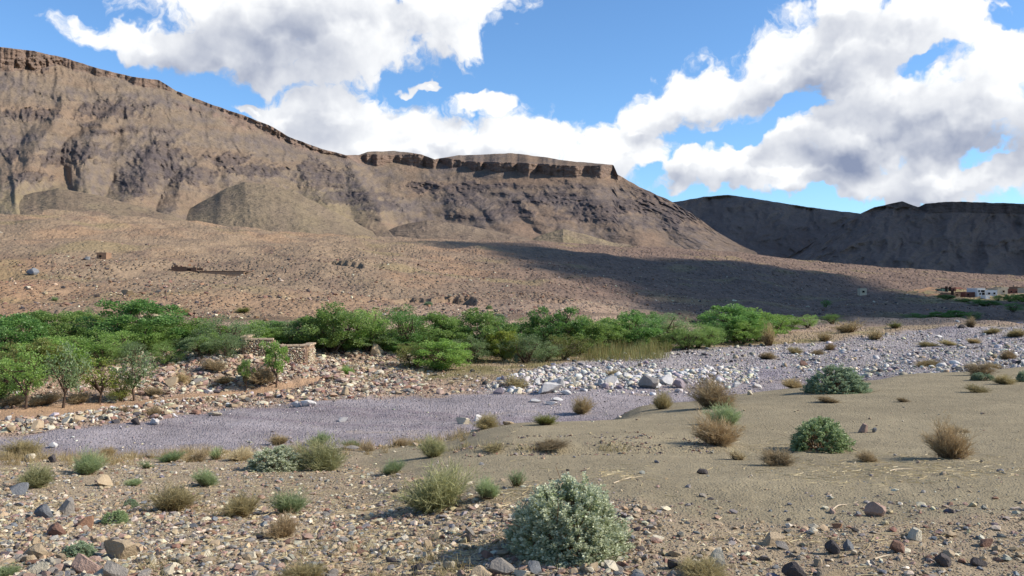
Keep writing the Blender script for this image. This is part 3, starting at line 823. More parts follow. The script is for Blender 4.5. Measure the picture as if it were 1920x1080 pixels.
build_mountain("hill", "shaded flat-topped hill with a low cliff rim beyond the village",
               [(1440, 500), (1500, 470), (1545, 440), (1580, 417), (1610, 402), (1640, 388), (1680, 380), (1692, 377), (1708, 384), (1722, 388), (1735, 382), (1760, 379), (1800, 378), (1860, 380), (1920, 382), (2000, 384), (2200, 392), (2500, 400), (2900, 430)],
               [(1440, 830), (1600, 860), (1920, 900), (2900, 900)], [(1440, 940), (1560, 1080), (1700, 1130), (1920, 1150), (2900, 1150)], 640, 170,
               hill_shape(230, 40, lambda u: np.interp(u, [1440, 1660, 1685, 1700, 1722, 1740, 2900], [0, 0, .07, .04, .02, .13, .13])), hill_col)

# ------------------------------------------------------------------ clouds that shade part of the valley
def cloud_material():
    m, N, out = new_mat("cloud")
    a = N.new("ShaderNodeBsdfDiffuse"); a.inputs[0].default_value = (0.9, 0.9, 0.9, 1)
    b = N.new("ShaderNodeBsdfTranslucent"); b.inputs[0].default_value = (0.85, 0.87, 0.9, 1)
    mx = N.new("ShaderNodeMixShader"); mx.inputs[0].default_value = 0.45
    N.put(mx.inputs[1], a.outputs[0]); N.put(mx.inputs[2], b.outputs[0])
    tr = N.new("ShaderNodeBsdfTransparent")
    m2 = N.new("ShaderNodeMixShader")
    N.put(m2.inputs[0], attr(N, "thickness", 'Fac')); N.put(m2.inputs[1], tr.outputs[0]); N.put(m2.inputs[2], mx.outputs[0])
    N.put(out.inputs[0], m2.outputs[0])
    return m
M_CLOUD = cloud_material()
def poly_sdf(px, py, poly):
    d = np.full(px.shape, 1e9); ins = np.zeros(px.shape, bool)
    n = len(poly)
    for i in range(n):
        ax, ay = poly[i]; bx, by = poly[(i + 1) % n]
        ex, ey = bx - ax, by - ay
        t = np.clip(((px - ax) * ex + (py - ay) * ey) / (ex * ex + ey * ey + 1e-9), 0, 1)
        d = np.minimum(d, np.hypot(px - ax - t * ex, py - ay - t * ey))
        c = ((ay > py) != (by > py)) & (px < (bx - ax) * (py - ay) / (by - ay + 1e-12) + ax)
        ins ^= c
    return np.where(ins, d, -d)
def build_cloud(name, label, poly, height, thick, step, seed, rag, zground, holes=0.0, op=0.97):
    """poly: outline of the shade on the ground (x, y); the cloud floats up-sun of it"""
    s = (height - zground) / SUN.z
    ox, oy = SUN.x * s, SUN.y * s
    P = np.array(poly)
    x0, y0 = P.min(0) - rag * 2; x1, y1 = P.max(0) + rag * 2
    gx = np.arange(x0, x1, step); gy = np.arange(y0, y1, step)
    GX, GY = np.meshgrid(gx, gy, indexing='ij')
    f = poly_sdf(GX, GY, poly) + rag * 1.2 + rag * fbm(GX / (rag * 3), GY / (rag * 3), 5, seed) - holes * np.clip(fbm(GX / (rag * 4), GY / (rag * 4), 4, seed + 9) - 0.15, 0, 1) * rag * 6
    inside = f > 0
    top = thick * np.clip(f / (rag * 2.2), 0, 1) ** 0.6 * (0.75 + 0.5 * fbm(GX / rag, GY / rag, 4, seed + 3))
    bot = -thick * 0.25 * np.clip(f / (rag * 1.5), 0, 1) ** 0.6
    top = np.maximum(top, 0.05)
    n0, n1 = GX.shape
    I = np.arange(n0 * n1).reshape(n0, n1)
    cell = inside[:-1, :-1] & inside[1:, :-1] & inside[1:, 1:] & inside[:-1, 1:]
    q = np.stack([I[:-1, :-1], I[1:, :-1], I[1:, 1:], I[:-1, 1:]], -1)[cell]
    off = n0 * n1
    qb = q[:, ::-1] + off
    V = np.concatenate([np.stack([GX + ox, GY + oy, height + top], -1).reshape(-1, 3), np.stack([GX + ox, GY + oy, height + bot], -1).reshape(-1, 3)])
    # rim
    e = np.concatenate([q[:, [0, 1]], q[:, [1, 2]], q[:, [2, 3]], q[:, [3, 0]]])
    key = {}
    fw = set(map(tuple, e.tolist()))
    rim = [(a, b) for a, b in fw if (b, a) not in fw]
    rq = np.array([(a + off, b + off, b, a) for a, b in rim], np.int32)
    fs = [q, qb, rq]
    used = np.unique(np.concatenate([k.ravel() for k in fs])); mp = np.full(len(V), -1); mp[used] = np.arange(len(used))
    den = np.clip(np.concatenate([f.ravel(), f.ravel()]) / (rag * 2.4), 0, 1) * op
    me = make_mesh(name, V[used], [mp[k] for k in fs], M_CLOUD, dict(thickness=den[used]), smooth=True)
    tag(mobj(name, me), label, "cloud", kind="structure")
def ground_pt(u, v, ymin=60):
    Y = y_at(u, v, ymin); return ((u - 960) / F * Y, Y)
SH1 = [ground_pt(u, v) for u, v in [(760, 452), (830, 451), (900, 455), (1000, 467), (1120, 476), (1230, 484), (1340, 491), (1450, 501), (1560, 515), (1640, 533), (1750, 556), (1830, 562), (2050, 566), (2300, 580), (2300, 606), (1920, 611), (1750, 608), (1640, 606), (1560, 600), (1480, 584), (1400, 568), (1300, 549), (1220, 536), (1130, 520), (1040, 497), (940, 473), (840, 461)]]
build_cloud("cloud", "ragged white cloud floating off to the side of the valley", SH1, 520, 26, 4.0, 301, 14, 5, 0.0, 0.97)
SH2 = [(140, 1560), (230, 900), (300, 795), (620, 800), (1050, 820), (1150, 1300), (900, 1560)]
build_cloud("cloud", "large white cloud floating beyond the village hills", SH2, 640, 70, 12.0, 311, 45, 60, 0.10, 0.975)

# ------------------------------------------------------------------ more materials
def stone_material(name, colour=None):
    m, N, out = new_mat(name)
    if colour is None:
        base = attr(N, "col")
        P = N.new("ShaderNodeNewGeometry").outputs['Position']
    else:
        base = (*colour, 1)
        tc = N.new("ShaderNodeTexCoord"); P = tc.outputs['Object']
    oi = N.new("ShaderNodeObjectInfo")
    n1 = N.noise(P, 5.0 if colour is None else 1.6, 5, 0.65)
    n2 = N.noise(P, 60.0 if colour is None else 9.0, 4, 0.7)
    s = N.math('ADD', 0.45, N.math('ADD', N.math('MULTIPLY', n1, 0.6), N.math('MULTIPLY', n2, 0.5)))
    if colour is not None:
        s = N.math('MULTIPLY', s, N.mapr(oi.outputs['Random'], 0, 1, 0.8, 1.2))
    c = N.mix(1.0, base, gray(N, s), 'MULTIPLY')
    nm = bump(N, N.math('ADD', n2, n1), 0.5, 0.05 if colour is not None else 0.01)
    principled(N, out, c, 0.85, 0.2, nm)
    return m
M_STONES = stone_material("loose_stones")
STONE_COL = {
    "tan": lin(164, 144, 116), "grey": lin(136, 128, 118), "blue-grey": lin(112, 112, 112), "pinkish": lin(154, 128, 112), "pale": lin(188, 176, 152),
    "dark": lin(80, 73, 70), "white": lin(192, 186, 178), "mauve": lin(146, 133, 134), "brown": lin(128, 98, 82), "rusty": lin(148, 112, 86),
}
M_STONE = {k: stone_material(k.replace("-", "_") + "_stone", v) for k, v in STONE_COL.items()}

def leaf_material(name, c1, c2, transl=0.5, gloss=0.03):
    m, N, out = new_mat(name)
    t = attr(N, "tint", 'Fac')
    oi = N.new("ShaderNodeObjectInfo")
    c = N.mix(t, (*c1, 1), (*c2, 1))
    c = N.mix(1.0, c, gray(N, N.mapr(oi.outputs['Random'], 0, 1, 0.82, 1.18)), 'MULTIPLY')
    d = N.new("ShaderNodeBsdfDiffuse"); N.put(d.inputs[0], c)
    tr = N.new("ShaderNodeBsdfTranslucent"); N.put(tr.inputs[0], c)
    mx = N.new("ShaderNodeMixShader"); mx.inputs[0].default_value = transl
    N.put(mx.inputs[1], d.outputs[0]); N.put(mx.inputs[2], tr.outputs[0])
    gl = N.new("ShaderNodeBsdfGlossy"); gl.inputs['Roughness'].default_value = 0.5; gl.inputs['Color'].default_value = (0.8, 0.8, 0.8, 1)
    m2 = N.new("ShaderNodeMixShader"); m2.inputs[0].default_value = gloss
    N.put(m2.inputs[1], mx.outputs[0]); N.put(m2.inputs[2], gl.outputs[0])
    N.put(out.inputs[0], m2.outputs[0])
    return m
def bark_material(name, c):
    m, N, out = new_mat(name)
    tc = N.new("ShaderNodeTexCoord")
    n = N.noise(tc.outputs['Object'], 20.0, 4, 0.6)
    col = N.mix(1.0, (*c, 1), gray(N, N.mapr(n, 0.2, 0.8, 0.6, 1.4)), 'MULTIPLY')
    principled(N, out, col, 0.9, 0.1)
    return m
L = leaf_material
M_LEAF = {
    "bright": L("bright_green_leaves", lin(120, 152, 66), lin(154, 178, 96)),
    "mid": L("green_leaves", lin(118, 146, 70), lin(148, 170, 96)),
    "dark": L("dark_green_leaves", lin(94, 130, 62), lin(122, 154, 84)),
    "grey": L("grey_green_leaves", lin(114, 134, 84), lin(144, 160, 110)),
    "yellow": L("yellow_green_leaves", lin(126, 140, 52), lin(158, 160, 78)),
    "olive": L("olive_leaves", lin(108, 114, 56), lin(136, 136, 74)),
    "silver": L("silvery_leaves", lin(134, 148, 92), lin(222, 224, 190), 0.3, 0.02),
    "teal": L("blue_green_leaves", lin(116, 136, 102), lin(158, 172, 136), 0.30),
    "saltgreen": L("grey_green_saltbush_leaves", lin(120, 142, 88), lin(164, 178, 128), 0.32),
    "broom": L("broom_sprays", lin(126, 128, 82), lin(168, 164, 114), 0.35),
    "broomgreen": L("green_broom_sprays", lin(116, 132, 82), lin(158, 170, 120), 0.35),
    "dry": L("dry_tan_sprays", lin(150, 130, 90), lin(180, 158, 112), 0.3),
    "brown": L("dry_brown_sprays", lin(122, 104, 78), lin(162, 142, 106), 0.3),
    "rust": L("rusty_brown_sprays", lin(142, 118, 86), lin(178, 154, 114), 0.3),
    "straw": L("straw", lin(178, 158, 116), lin(206, 188, 146), 0.25),
    "tanolive": L("tan_olive_sprays", lin(134, 122, 82), lin(172, 156, 110), 0.35),
    "reed": L("reed_blades", lin(172, 148, 92), lin(126, 142, 86), 0.3),
    "agave": L("agave_leaves", lin(112, 134, 118), lin(140, 158, 142), 0.1, 0.1),
}
M_TRUNK = bark_material("tree_bark", lin(84, 68, 56))
M_STEM = bark_material("woody_stems", lin(116, 92, 68))
M_STEMDARK = bark_material("dark_woody_stems", lin(78, 62, 50))

# ------------------------------------------------------------------ stones
def ico(sub):
    bm = bmesh.new(); bmesh.ops.create_icosphere(bm, subdivisions=sub, radius=1.0)
    V = np.array([v.co[:] for v in bm.verts]); Fc = np.array([[v.index for v in f.verts] for f in bm.faces])
    bm.free(); return V, Fc
ICO = {k: ico(k) for k in (1, 2, 3)}
def rock_shape(seed, sub, planes=9, rough=0.04):
    r = np.random.RandomState(seed)
    V, Fc = ICO[sub]; V = V.copy()
    for i in range(planes):
        n = r.normal(size=3); n /= np.linalg.norm(n)
        h = r.uniform(0.30, 0.72)
        k = V @ n - h
        V -= np.clip(k, 0, None)[:, None] * n
    V *= r.uniform(0.75, 1.2, 3)
    V *= 1 + rough * r.normal(size=(len(V), 1))
    V /= (V.max(0) - V.min(0)).max()
    V[:, 2] *= 0.75
    return V, Fc
def rots(n, r, tilt=0.5):
    a = r.uniform(0, 2 * math.pi, n); b = r.normal(0, tilt, n); c = r.uniform(0, 2 * math.pi, n)
    def rz(t):
        M = np.zeros((n, 3, 3)); M[:, 0, 0] = np.cos(t); M[:, 0, 1] = -np.sin(t); M[:, 1, 0] = np.sin(t); M[:, 1, 1] = np.cos(t); M[:, 2, 2] = 1; return M
    X = np.zeros((n, 3, 3)); X[:, 0, 0] = 1; X[:, 1, 1] = np.cos(b); X[:, 1, 2] = -np.sin(b); X[:, 2, 1] = np.sin(b); X[:, 2, 2] = np.cos(b)
    return rz(a) @ X @ rz(c)
def stone_mass(name, pos, size, cols, r, nvar=14, sub=1, mat=None, flat=0.8, worn=False):
    Vs, Fs, Cs = [], [], []; off = 0
    pick = r.randint(0, nvar, len(pos))
    for k in range(nvar):
        idx = np.nonzero(pick == k)[0]
        if not len(idx): continue
        V, Fc = rock_shape(1000 + k, sub, 4 if worn else 9, 0.05 if worn else 0.04)
        M = rots(len(idx), r)
        W = np.einsum('nij,vj->nvi', M, V) * size[idx][:, None, None]
        W[:, :, 2] *= flat
        W += pos[idx][:, None, :]
        Vs.append(W.reshape(-1, 3))
        Fs.append((Fc[None] + (np.arange(len(idx)) * len(V))[:, None, None] + off).reshape(-1, 3))
        Cs.append(np.repeat(cols[idx], len(V), 0))
        off += len(idx) * len(V)
    me = make_mesh(name, np.concatenate(Vs), np.concatenate(Fs), mat or M_STONES, dict(col=np.concatenate(Cs)), smooth=worn)
    return mobj(name, me)
def pick_cols(names, w, n, r, var=0.14):
    w = np.array(w, float); w /= w.sum()
    k = r.choice(len(names), n, p=w)
    C = np.array([STONE_COL[a] for a in names])[k]
    return k, C * (1 + var * r.normal(size=(n, 1))).clip(0.6, 1.5) * (1 + 0.04 * r.normal(size=(n, 3)))
RS = np.random.RandomState(7)
SCATTER = []    # dicts: zone name, positions, sizes, colour names, colours
def scatter(zone, n, urange, drange, prob, s0, pw, smax, names, w, minpx=1.3, sizemul=None):
    u = RS.uniform(*urange, n); d = np.exp(RS.uniform(math.log(drange[0]), math.log(drange[1]), n))
    X = (u - 960) / F * d; Y = d
    Z = zones(X, Y)
    p = prob(Z)
    keep = RS.uniform(size=n) < p
    u, X, Y = u[keep], X[keep], Y[keep]; Z = {k: a[keep] for k, a in Z.items()}
    s = s0 * (1 - RS.uniform(size=len(X))) ** (-1 / pw)
    if sizemul is not None: s = s * sizemul(Z)
    s = np.minimum(s, smax * RS.uniform(0.6, 1.0, len(s)))
    k = s * F / Y > minpx
    X, Y, s = X[k], Y[k], s[k]
    zz = gz0(X, Y) + s * 0.12
    ki, C = pick_cols(names, w, len(X), RS)
    SCATTER.append(dict(zone=zone, pos=np.stack([X, Y, zz], 1), size=s, kind=[names[i] for i in ki], col=C))
clump = lambda Z, sc_, s, lo, hi: sstep(lo, hi, fbm((Z['u'] - 960) / F * Z['d'] / sc_, Z['d'] / sc_, 3, s))
scatter("near_stones", 180000, (-120, 2040), (5.2, 24),
        lambda Z: np.clip(Z['stony'] * (0.42 + 0.58 * clump(Z, 0.9, 401, -0.3, 0.3)) * (0.55 + 0.45 * sstep(900, 980, Z['v'])) * np.where(Z['u'] > 1200, 0.6, 1) + Z['sand'] * 0.20 * (0.3 + clump(Z, 1.5, 402, 0.0, 0.4)) * (0.4 + 2.2 * sstep(880, 960, Z['v'])), 0, 1),
        0.0125, 1.85, 0.11, ["tan", "grey", "blue-grey", "pinkish", "pale", "dark", "brown"], [38, 20, 6, 9, 20, 4, 7], 1.2,
        lambda Z: np.where(Z['sand'] > 0.5, 0.8, 1.0) * np.where(Z['u'] > 1250, 0.75, 1.0) * (1 + 0.6 * (1 - sstep(150, 520, Z['u'])) * sstep(900, 960, Z['v'])))
scatter("river_cobbles", 26000, (-60, 1990), (29, 62), lambda Z: Z['river'] * (0.25 + 0.5 * clump(Z, 4, 403, -0.1, 0.4)), 0.026, 2.5, 0.22,
        ["white", "mauve", "grey", "dark", "pale"], [18, 40, 20, 12, 14], 1.2)
scatter("field_boulders", 48000, (850, 2010), (42, 125), lambda Z: Z['field'] * (0.3 + 0.7 * clump(Z, 5, 404, -0.35, 0.2)) * (1 - 0.93 * np.clip(gauss_(Z['u'], 1440, 60) * gauss_(Z['v'], 700, 16) + gauss_(Z['u'], 1770, 46) * gauss_(Z['v'], 627, 6), 0, 1)), 0.062, 2.2, 0.7,
        ["white", "mauve", "grey", "dark", "pale", "tan"], [44, 20, 12, 7, 22, 8], 1.3,
        lambda Z: 1 + 0.7 * np.exp(-((Z['u'] - 1180) / 150) ** 2) * sstep(695, 715, Z['v']))
scatter("bank_rubble", 60000, (-60, 1560), (36, 78),
        lambda Z: np.clip(Z['bank'] * (1 - 0.8 * Z['grass']) * (1 - Z['green']) * (0.16 + 0.55 * sstep(645, 660, Z['v']) * (1 - sstep(690, 750, Z['u'])) + 0.35 * sstep(0, 12, river_top(Z['u']) - Z['v']) * (1 - sstep(25, 50, river_top(Z['u']) - Z['v']))) * (0.35 + 0.65 * clump(Z, 3, 405, -0.3, 0.2)) + 0.012 * Z['path'], 0, 1),
        0.085, 2.0, 0.6, ["tan", "pinkish", "pale", "brown", "grey", "white", "dark"], [26, 28, 22, 12, 12, 6, 5], 1.3)
scatter("bank_rubble", 30000, (220, 790), (44, 70), lambda Z: Z['bank'] * sstep(642, 656, Z['v']) * (1 - sstep(715, 745, Z['v'])) * (0.35 + 0.65 * clump(Z, 2.5, 415, -0.4, 0.1)), 0.10, 2.1, 0.6,
        ["tan", "pinkish", "pale", "brown", "grey", "dark"], [30, 26, 20, 12, 10, 5], 1.5)
scatter("field_boulders", 6000, (950, 1420), (48, 62), lambda Z: Z['field'] * sstep(684, 694, Z['v']) * (0.2 + 0.8 * clump(Z, 3, 416, -0.2, 0.2)) + 0.05 * Z['river'] * sstep(960, 1000, Z['u']), 0.13, 2.1, 0.75, ["white", "pale", "mauve", "grey"], [66, 20, 8, 8], 1.5)
scatter("near_stones", 9000, (850, 1340), (15, 17.2), lambda Z: 0.35 * Z['near'] * clump(Z, 0.8, 417, -0.1, 0.3), 0.018, 2.0, 0.09, ["tan", "grey", "dark", "brown"], [30, 25, 15, 20], 1.2)
scatter("slope_stones", 70000, (-60, 1960), (80, 460), lambda Z: Z['slope'] * (0.06 + 0.94 * clump(Z, 14, 406, -0.15, 0.35)) * (0.15 + 0.85 * sstep(455, 500, Z['v'])), 0.14, 2.3, 0.95,
        ["brown", "dark", "rusty", "tan", "pinkish", "pale"], [34, 26, 8, 18, 10, 8], 1.1)
scatter("bank_edge_stones", 5000, (860, 1500), (20, 38), lambda Z: np.exp(-((Z["d"] - bank_y(Z["u"]) - .1) / 0.9) ** 2) * 0.5, 0.035, 2.0, 0.22, ["tan", "brown", "grey", "pale"], [30, 24, 20, 12], 1.3)
scatter("bank_edge_stones", 7000, (-60, 900), (17, 25), lambda Z: np.exp(-((Z['d'] - bank_y(Z['u'])) / 1.4) ** 2) * 0.6, 0.04, 2.0, 0.30, ["tan", "pale", "grey", "pinkish", "dark"], [26, 22, 18, 14, 8], 1.5)

# ------------------------------------------------------------------ plants: shapes
def unit(v): return v / np.maximum(np.linalg.norm(v, axis=-1, keepdims=True), 1e-9)
def leaves(C, A, ln, wd, r):
    """diamond leaf blades at C along axis A"""
    n = len(C)
    A = unit(A); B = unit(np.cross(A, r.normal(size=(n, 3))))
    ln = np.broadcast_to(ln, (n,))[:, None]; wd = np.broadcast_to(wd, (n,))[:, None]
    P = np.stack([C, C + A * ln * .5 + B * wd * .5, C + A * ln, C + A * ln * .5 - B * wd * .5], 1)
    return P.reshape(-1, 3), np.arange(n * 4).reshape(n, 4)
def ribbons(P, w0, w1, r):
    """P (n,k,3) polylines into tapering flat strips"""
    n, k, _ = P.shape
    ax = unit(P[:, -1] - P[:, 0]); B = unit(np.cross(ax, r.normal(size=(n, 3))))
    w = np.linspace(1, 0, k)[None, :, None]
    w0 = np.broadcast_to(w0, (n,))[:, None, None]; w1 = np.broadcast_to(w1, (n,))[:, None, None]
    W = (w1 + (w0 - w1) * w) * 0.5
    V = np.stack([P + B[:, None] * W, P - B[:, None] * W], 2).reshape(-1, 3)
    I = np.arange(n * k * 2).reshape(n, k, 2)
    q = np.stack([I[:, :-1, 0], I[:, 1:, 0], I[:, 1:, 1], I[:, :-1, 1]], -1).reshape(-1, 4)
    return V, q
def tubes(paths, sides=6):
    """list of (points, radii) into one mesh of tapered tubes"""
    Vs, Fs = [], []; off = 0
    for pts, rad in paths:
        pts = np.asarray(pts, float); k = len(pts)
        tan = np.gradient(pts, axis=0); tan = unit(tan)
        ref = np.array([0.3, 0.9, 0.1])
        b = unit(np.cross(tan, ref)); c = np.cross(tan, b)
        a = np.linspace(0, 2 * math.pi, sides, endpoint=False)
        ring = pts[:, None] + (b[:, None] * np.cos(a)[None, :, None] + c[:, None] * np.sin(a)[None, :, None]) * np.asarray(rad)[:, None, None]
        Vs.append(ring.reshape(-1, 3))
        I = np.arange(k * sides).reshape(k, sides) + off
        J = np.roll(I, -1, 1)
        Fs.append(np.stack([I[:-1], J[:-1], J[1:], I[1:]], -1).reshape(-1, 4))
        off += k * sides
    return np.concatenate(Vs), np.concatenate(Fs)

def tree_meshes(seed, kind):
    """unit-high tree: a trunk mesh of tapered limbs and a crown mesh of leaves"""
    r = np.random.RandomState(seed)
    ncl = {"airy": 34, "bushy": 84, "feathery": 56, "trunked": 38, "sapling": 26}[kind]
    zlo, zhi, rx = {"airy": (.26, .96, .40), "bushy": (.08, .95, .46), "feathery": (.10, .96, .42), "trunked": (.30, .94, .42), "sapling": (.30, .96, .34)}[kind]
    cl = []
    lobes = [(np.array([r.normal(0, .2), r.normal(0, .2), r.uniform(.5, .78)])) for _ in range(5)]
    while len(cl) < ncl:
        p = r.uniform(-1, 1, 3)
        if np.linalg.norm(p) > 1 or np.linalg.norm(p) < r.uniform(0.2, .75): continue
        z = (zlo + zhi) / 2 + p[2] * (zhi - zlo) / 2
        wide = 0.55 + 0.45 * math.sin(min(1, max(0, (z - zlo) / (zhi - zlo))) * math.pi * .85 + .25)
        q = np.array([p[0] * rx * wide, p[1] * rx * wide, z])
        l = lobes[r.randint(5)]
        q[:2] += l[:2] * 0.45
        cl.append(q)
    cl = np.array(cl)
    # limbs
    paths = []
    nl = {"airy": 6, "bushy": 6, "feathery": 7, "trunked": 5, "sapling": 4}[kind]
    fork = {"airy": .22, "bushy": .10, "feathery": .12, "trunked": .32, "sapling": .2}[kind]
    lean = np.array([r.normal(0, .04), r.normal(0, .04)])
    base = np.array([0, 0, -.03]); top = np.array([lean[0], lean[1], fork])
    if kind in ("trunked", "sapling", "airy"):
        paths.append(([base, (base + top) / 2 + r.normal(0, .008, 3), top], [.032, .025, .022]))
    order = np.argsort(-cl[:, 2])
    for i in range(nl):
        tgt = cl[order[r.randint(0, ncl // 2)]] * np.array([1, 1, 1])
        st = top if kind in ("trunked", "sapling", "airy") else np.array([r.normal(0, .035), r.normal(0, .035), -.03])
        mid = (st + tgt) / 2 + r.normal(0, .05, 3)
        paths.append(([st, (st + mid) / 2 + r.normal(0, .012, 3), mid, (mid + tgt) / 2 + r.normal(0, .02, 3), tgt], [.02, .017, .013, .009, .004]))
    main = paths[-nl:]
    for q in cl[r.permutation(ncl)[:ncl // 2]]:
        p = main[r.randint(nl)][0]
        st = np.asarray(p[r.randint(1, 4)])
        paths.append(([st, (st + q) / 2 + r.normal(0, .02, 3), q], [.008, .005, .002]))
    tv, tf = tubes(paths, 5)
    # leaves
    per = {"airy": 62, "bushy": 160, "feathery": 115, "trunked": 150, "sapling": 110}[kind]
    Cs, As, Ti = [], [], []
    for q in cl:
        k = int(per * r.uniform(.6, 1.3)); rad = r.uniform(.05, .105) * (1.15 if kind in ("feathery", "airy") else 1)
        g = r.normal(size=(k, 3)); g = unit(g) * (r.uniform(0, 1, (k, 1)) ** .45) * rad * np.array([1.15, 1.15, .85])
        if kind in ("feathery", "airy"): g[:, 2] *= 1.5
        Cs.append(q + g); As.append(g * 3 + r.normal(0, .06, (k, 3)) + np.array([0, 0, .06]))
        Ti.append(np.clip(r.uniform(.1, .7) + r.normal(0, .2, k), 0, 1))
    C = np.concatenate(Cs); A = np.concatenate(As); Ti = np.concatenate(Ti)
    ok = C[:, 2] > .05
    C, A, Ti = C[ok], A[ok], Ti[ok]
    ln = {"airy": .036, "bushy": .031, "feathery": .034, "trunked": .034, "sapling": .042}[kind]; wd = ln * (.62 if kind != "feathery" else .32)
    lv, lf = leaves(C, A, ln * r.uniform(.7, 1.3, len(C)), wd * r.uniform(.7, 1.3, len(C)), r)
    return (make_mesh("trunk", tv, tf, M_TRUNK, smooth=True), make_mesh("crown", lv, lf, M_LEAF["mid"], dict(tint=np.repeat(Ti, 4))))

def saltbush_meshes(seed, ntw, nleaf, lsize):
    """rounded leafy dome of upright leafy twigs, unit wide and unit high"""
    r = np.random.RandomState(seed)
    nb = 34
    bd = unit(np.stack([r.normal(size=nb), r.normal(size=nb), np.abs(r.normal(0.35, .6, nb)) + .02], 1))
    blen = r.uniform(.80, 1.0, nb)
    tips, dirs = [], []
    for i in range(ntw):
        k = r.randint(nb)
        d = unit((bd[k] + r.normal(0, .24, 3))[None])[0]
        rad = blen[k] * r.uniform(.66, 1.0) ** .5
        p = d * rad * np.array([.5, .5, .93])
        if p[2] < 0.02: p[2] = r.uniform(.02, .12)
        tips.append(p); dirs.append(unit((d * np.array([.8, .8, .6]) + np.array([0, 0, .75]) + r.normal(0, .18, 3))[None])[0])
    tips = np.array(tips); dirs = np.array(dirs)
    tl = r.uniform(.08, .135, ntw)
    C, A, T = [], [], []
    t = r.uniform(0, 1, (ntw, nleaf))
    pos = tips[:, None] - dirs[:, None] * (1 - t[..., None]) * tl[:, None, None]
    side = unit(r.normal(size=(ntw, nleaf, 3)))
    ax = side * .9 + dirs[:, None] * .75
    pos = pos + side * .008
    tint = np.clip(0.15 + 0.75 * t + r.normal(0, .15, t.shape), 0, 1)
    lv, lf = leaves(pos.reshape(-1, 3), ax.reshape(-1, 3), lsize * r.uniform(.7, 1.25, ntw * nleaf), lsize * .62 * r.uniform(.7, 1.2, ntw * nleaf), r)
    paths = []
    for i in range(nb):
        e = bd[i] * blen[i] * np.array([.42, .42, .8])
        s = np.array([r.normal(0, .04), r.normal(0, .04), -.04])
        m = (s + e) / 2 + np.array([0, 0, -.03]) + r.normal(0, .03, 3)
        paths.append(([s, (s + m) / 2 + r.normal(0, .012, 3), m, e], [.013, .010, .008, .003]))
        for j in range(4):
            e2 = e + r.normal(0, .12, 3) * np.array([1, 1, .7]); e2[2] = max(e2[2], .04)
            paths.append(([m, (m + e2) / 2 + r.normal(0, .02, 3), e2], [.006, .004, .002]))
    sv, sf = tubes(paths, 5)
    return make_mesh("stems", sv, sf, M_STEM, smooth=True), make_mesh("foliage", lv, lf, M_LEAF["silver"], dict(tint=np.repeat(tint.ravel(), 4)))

def broom_meshes(seed, nst, ntw, spread, droop=0.0, low=0.0, w=.008):
    """fan of thin stems with fine sprays, unit wide and high; woody lower stems are their own mesh"""
    r = np.random.RandomState(seed)
    az = r.uniform(0, 2 * math.pi, nst); pol = spread * np.sqrt(r.uniform(0, 1, nst))
    d = np.stack([np.sin(pol) * np.cos(az), np.sin(pol) * np.sin(az), np.cos(pol)], 1)
    ph = r.uniform(0, 6.28, 3)
    lop = 0.80 + 0.16 * np.cos(az + ph[0]) + 0.14 * np.cos(2 * az + ph[1]) + 0.12 * np.cos(3 * az + 4 * pol + ph[2])
    ln = r.uniform(.45, 1.0, nst) * np.clip(lop, .45, 1.15)
    base = np.stack([r.normal(0, .07, nst), r.normal(0, .07, nst), np.full(nst, -.03)], 1)
    t = np.linspace(0, 1, 7)
    sc_ = np.array([.5 / max(math.sin(spread), .3), .5 / max(math.sin(spread), .3), 1.0])
    P = base[:, None] + d[:, None] * (ln[:, None] * t[None])[..., None] * sc_
    P[..., 2] -= droop * (t[None] ** 2) * ln[:, None]
    P += np.cumsum(r.normal(0, .014, P.shape), 1) * t[None, :, None]
    P[..., 2] = np.maximum(P[..., 2], -.02 + .04 * r.uniform(size=P[..., 2].shape))
    sv, sf = ribbons(P[:, :5], w * 1.6, w * .8, r)
    # sprays
    k = nst * ntw
    i = np.repeat(np.arange(nst), ntw); tt = r.uniform(.22 - low, 1.0, k) ** .8
    f = tt * 6; a = np.clip(f.astype(int), 0, 5); b = (f - a)[:, None]
    S = P[i, a] * (1 - b) + P[i, a + 1] * b
    dd = unit(unit(P[i, a + 1] - P[i, a]) + r.normal(0, .45, (k, 3)))
    tl = r.uniform(.08, .22, k)
    q = np.linspace(0, 1, 3)
    T = S[:, None] + dd[:, None] * (tl[:, None] * q[None])[..., None] + np.cumsum(r.normal(0, .006, (k, 3, 3)), 1)
    T[..., 2] = np.maximum(T[..., 2], 0.0)
    fv, ff = ribbons(T, w * .8, w * .35, r)
    tint = np.clip(np.repeat(tt, 6) * .8 + np.repeat(r.normal(0.1, .18, k), 6), 0, 1)
    return make_mesh("stems", sv, sf, M_STEM), make_mesh("foliage", fv, ff, M_LEAF["broom"], dict(tint=tint))

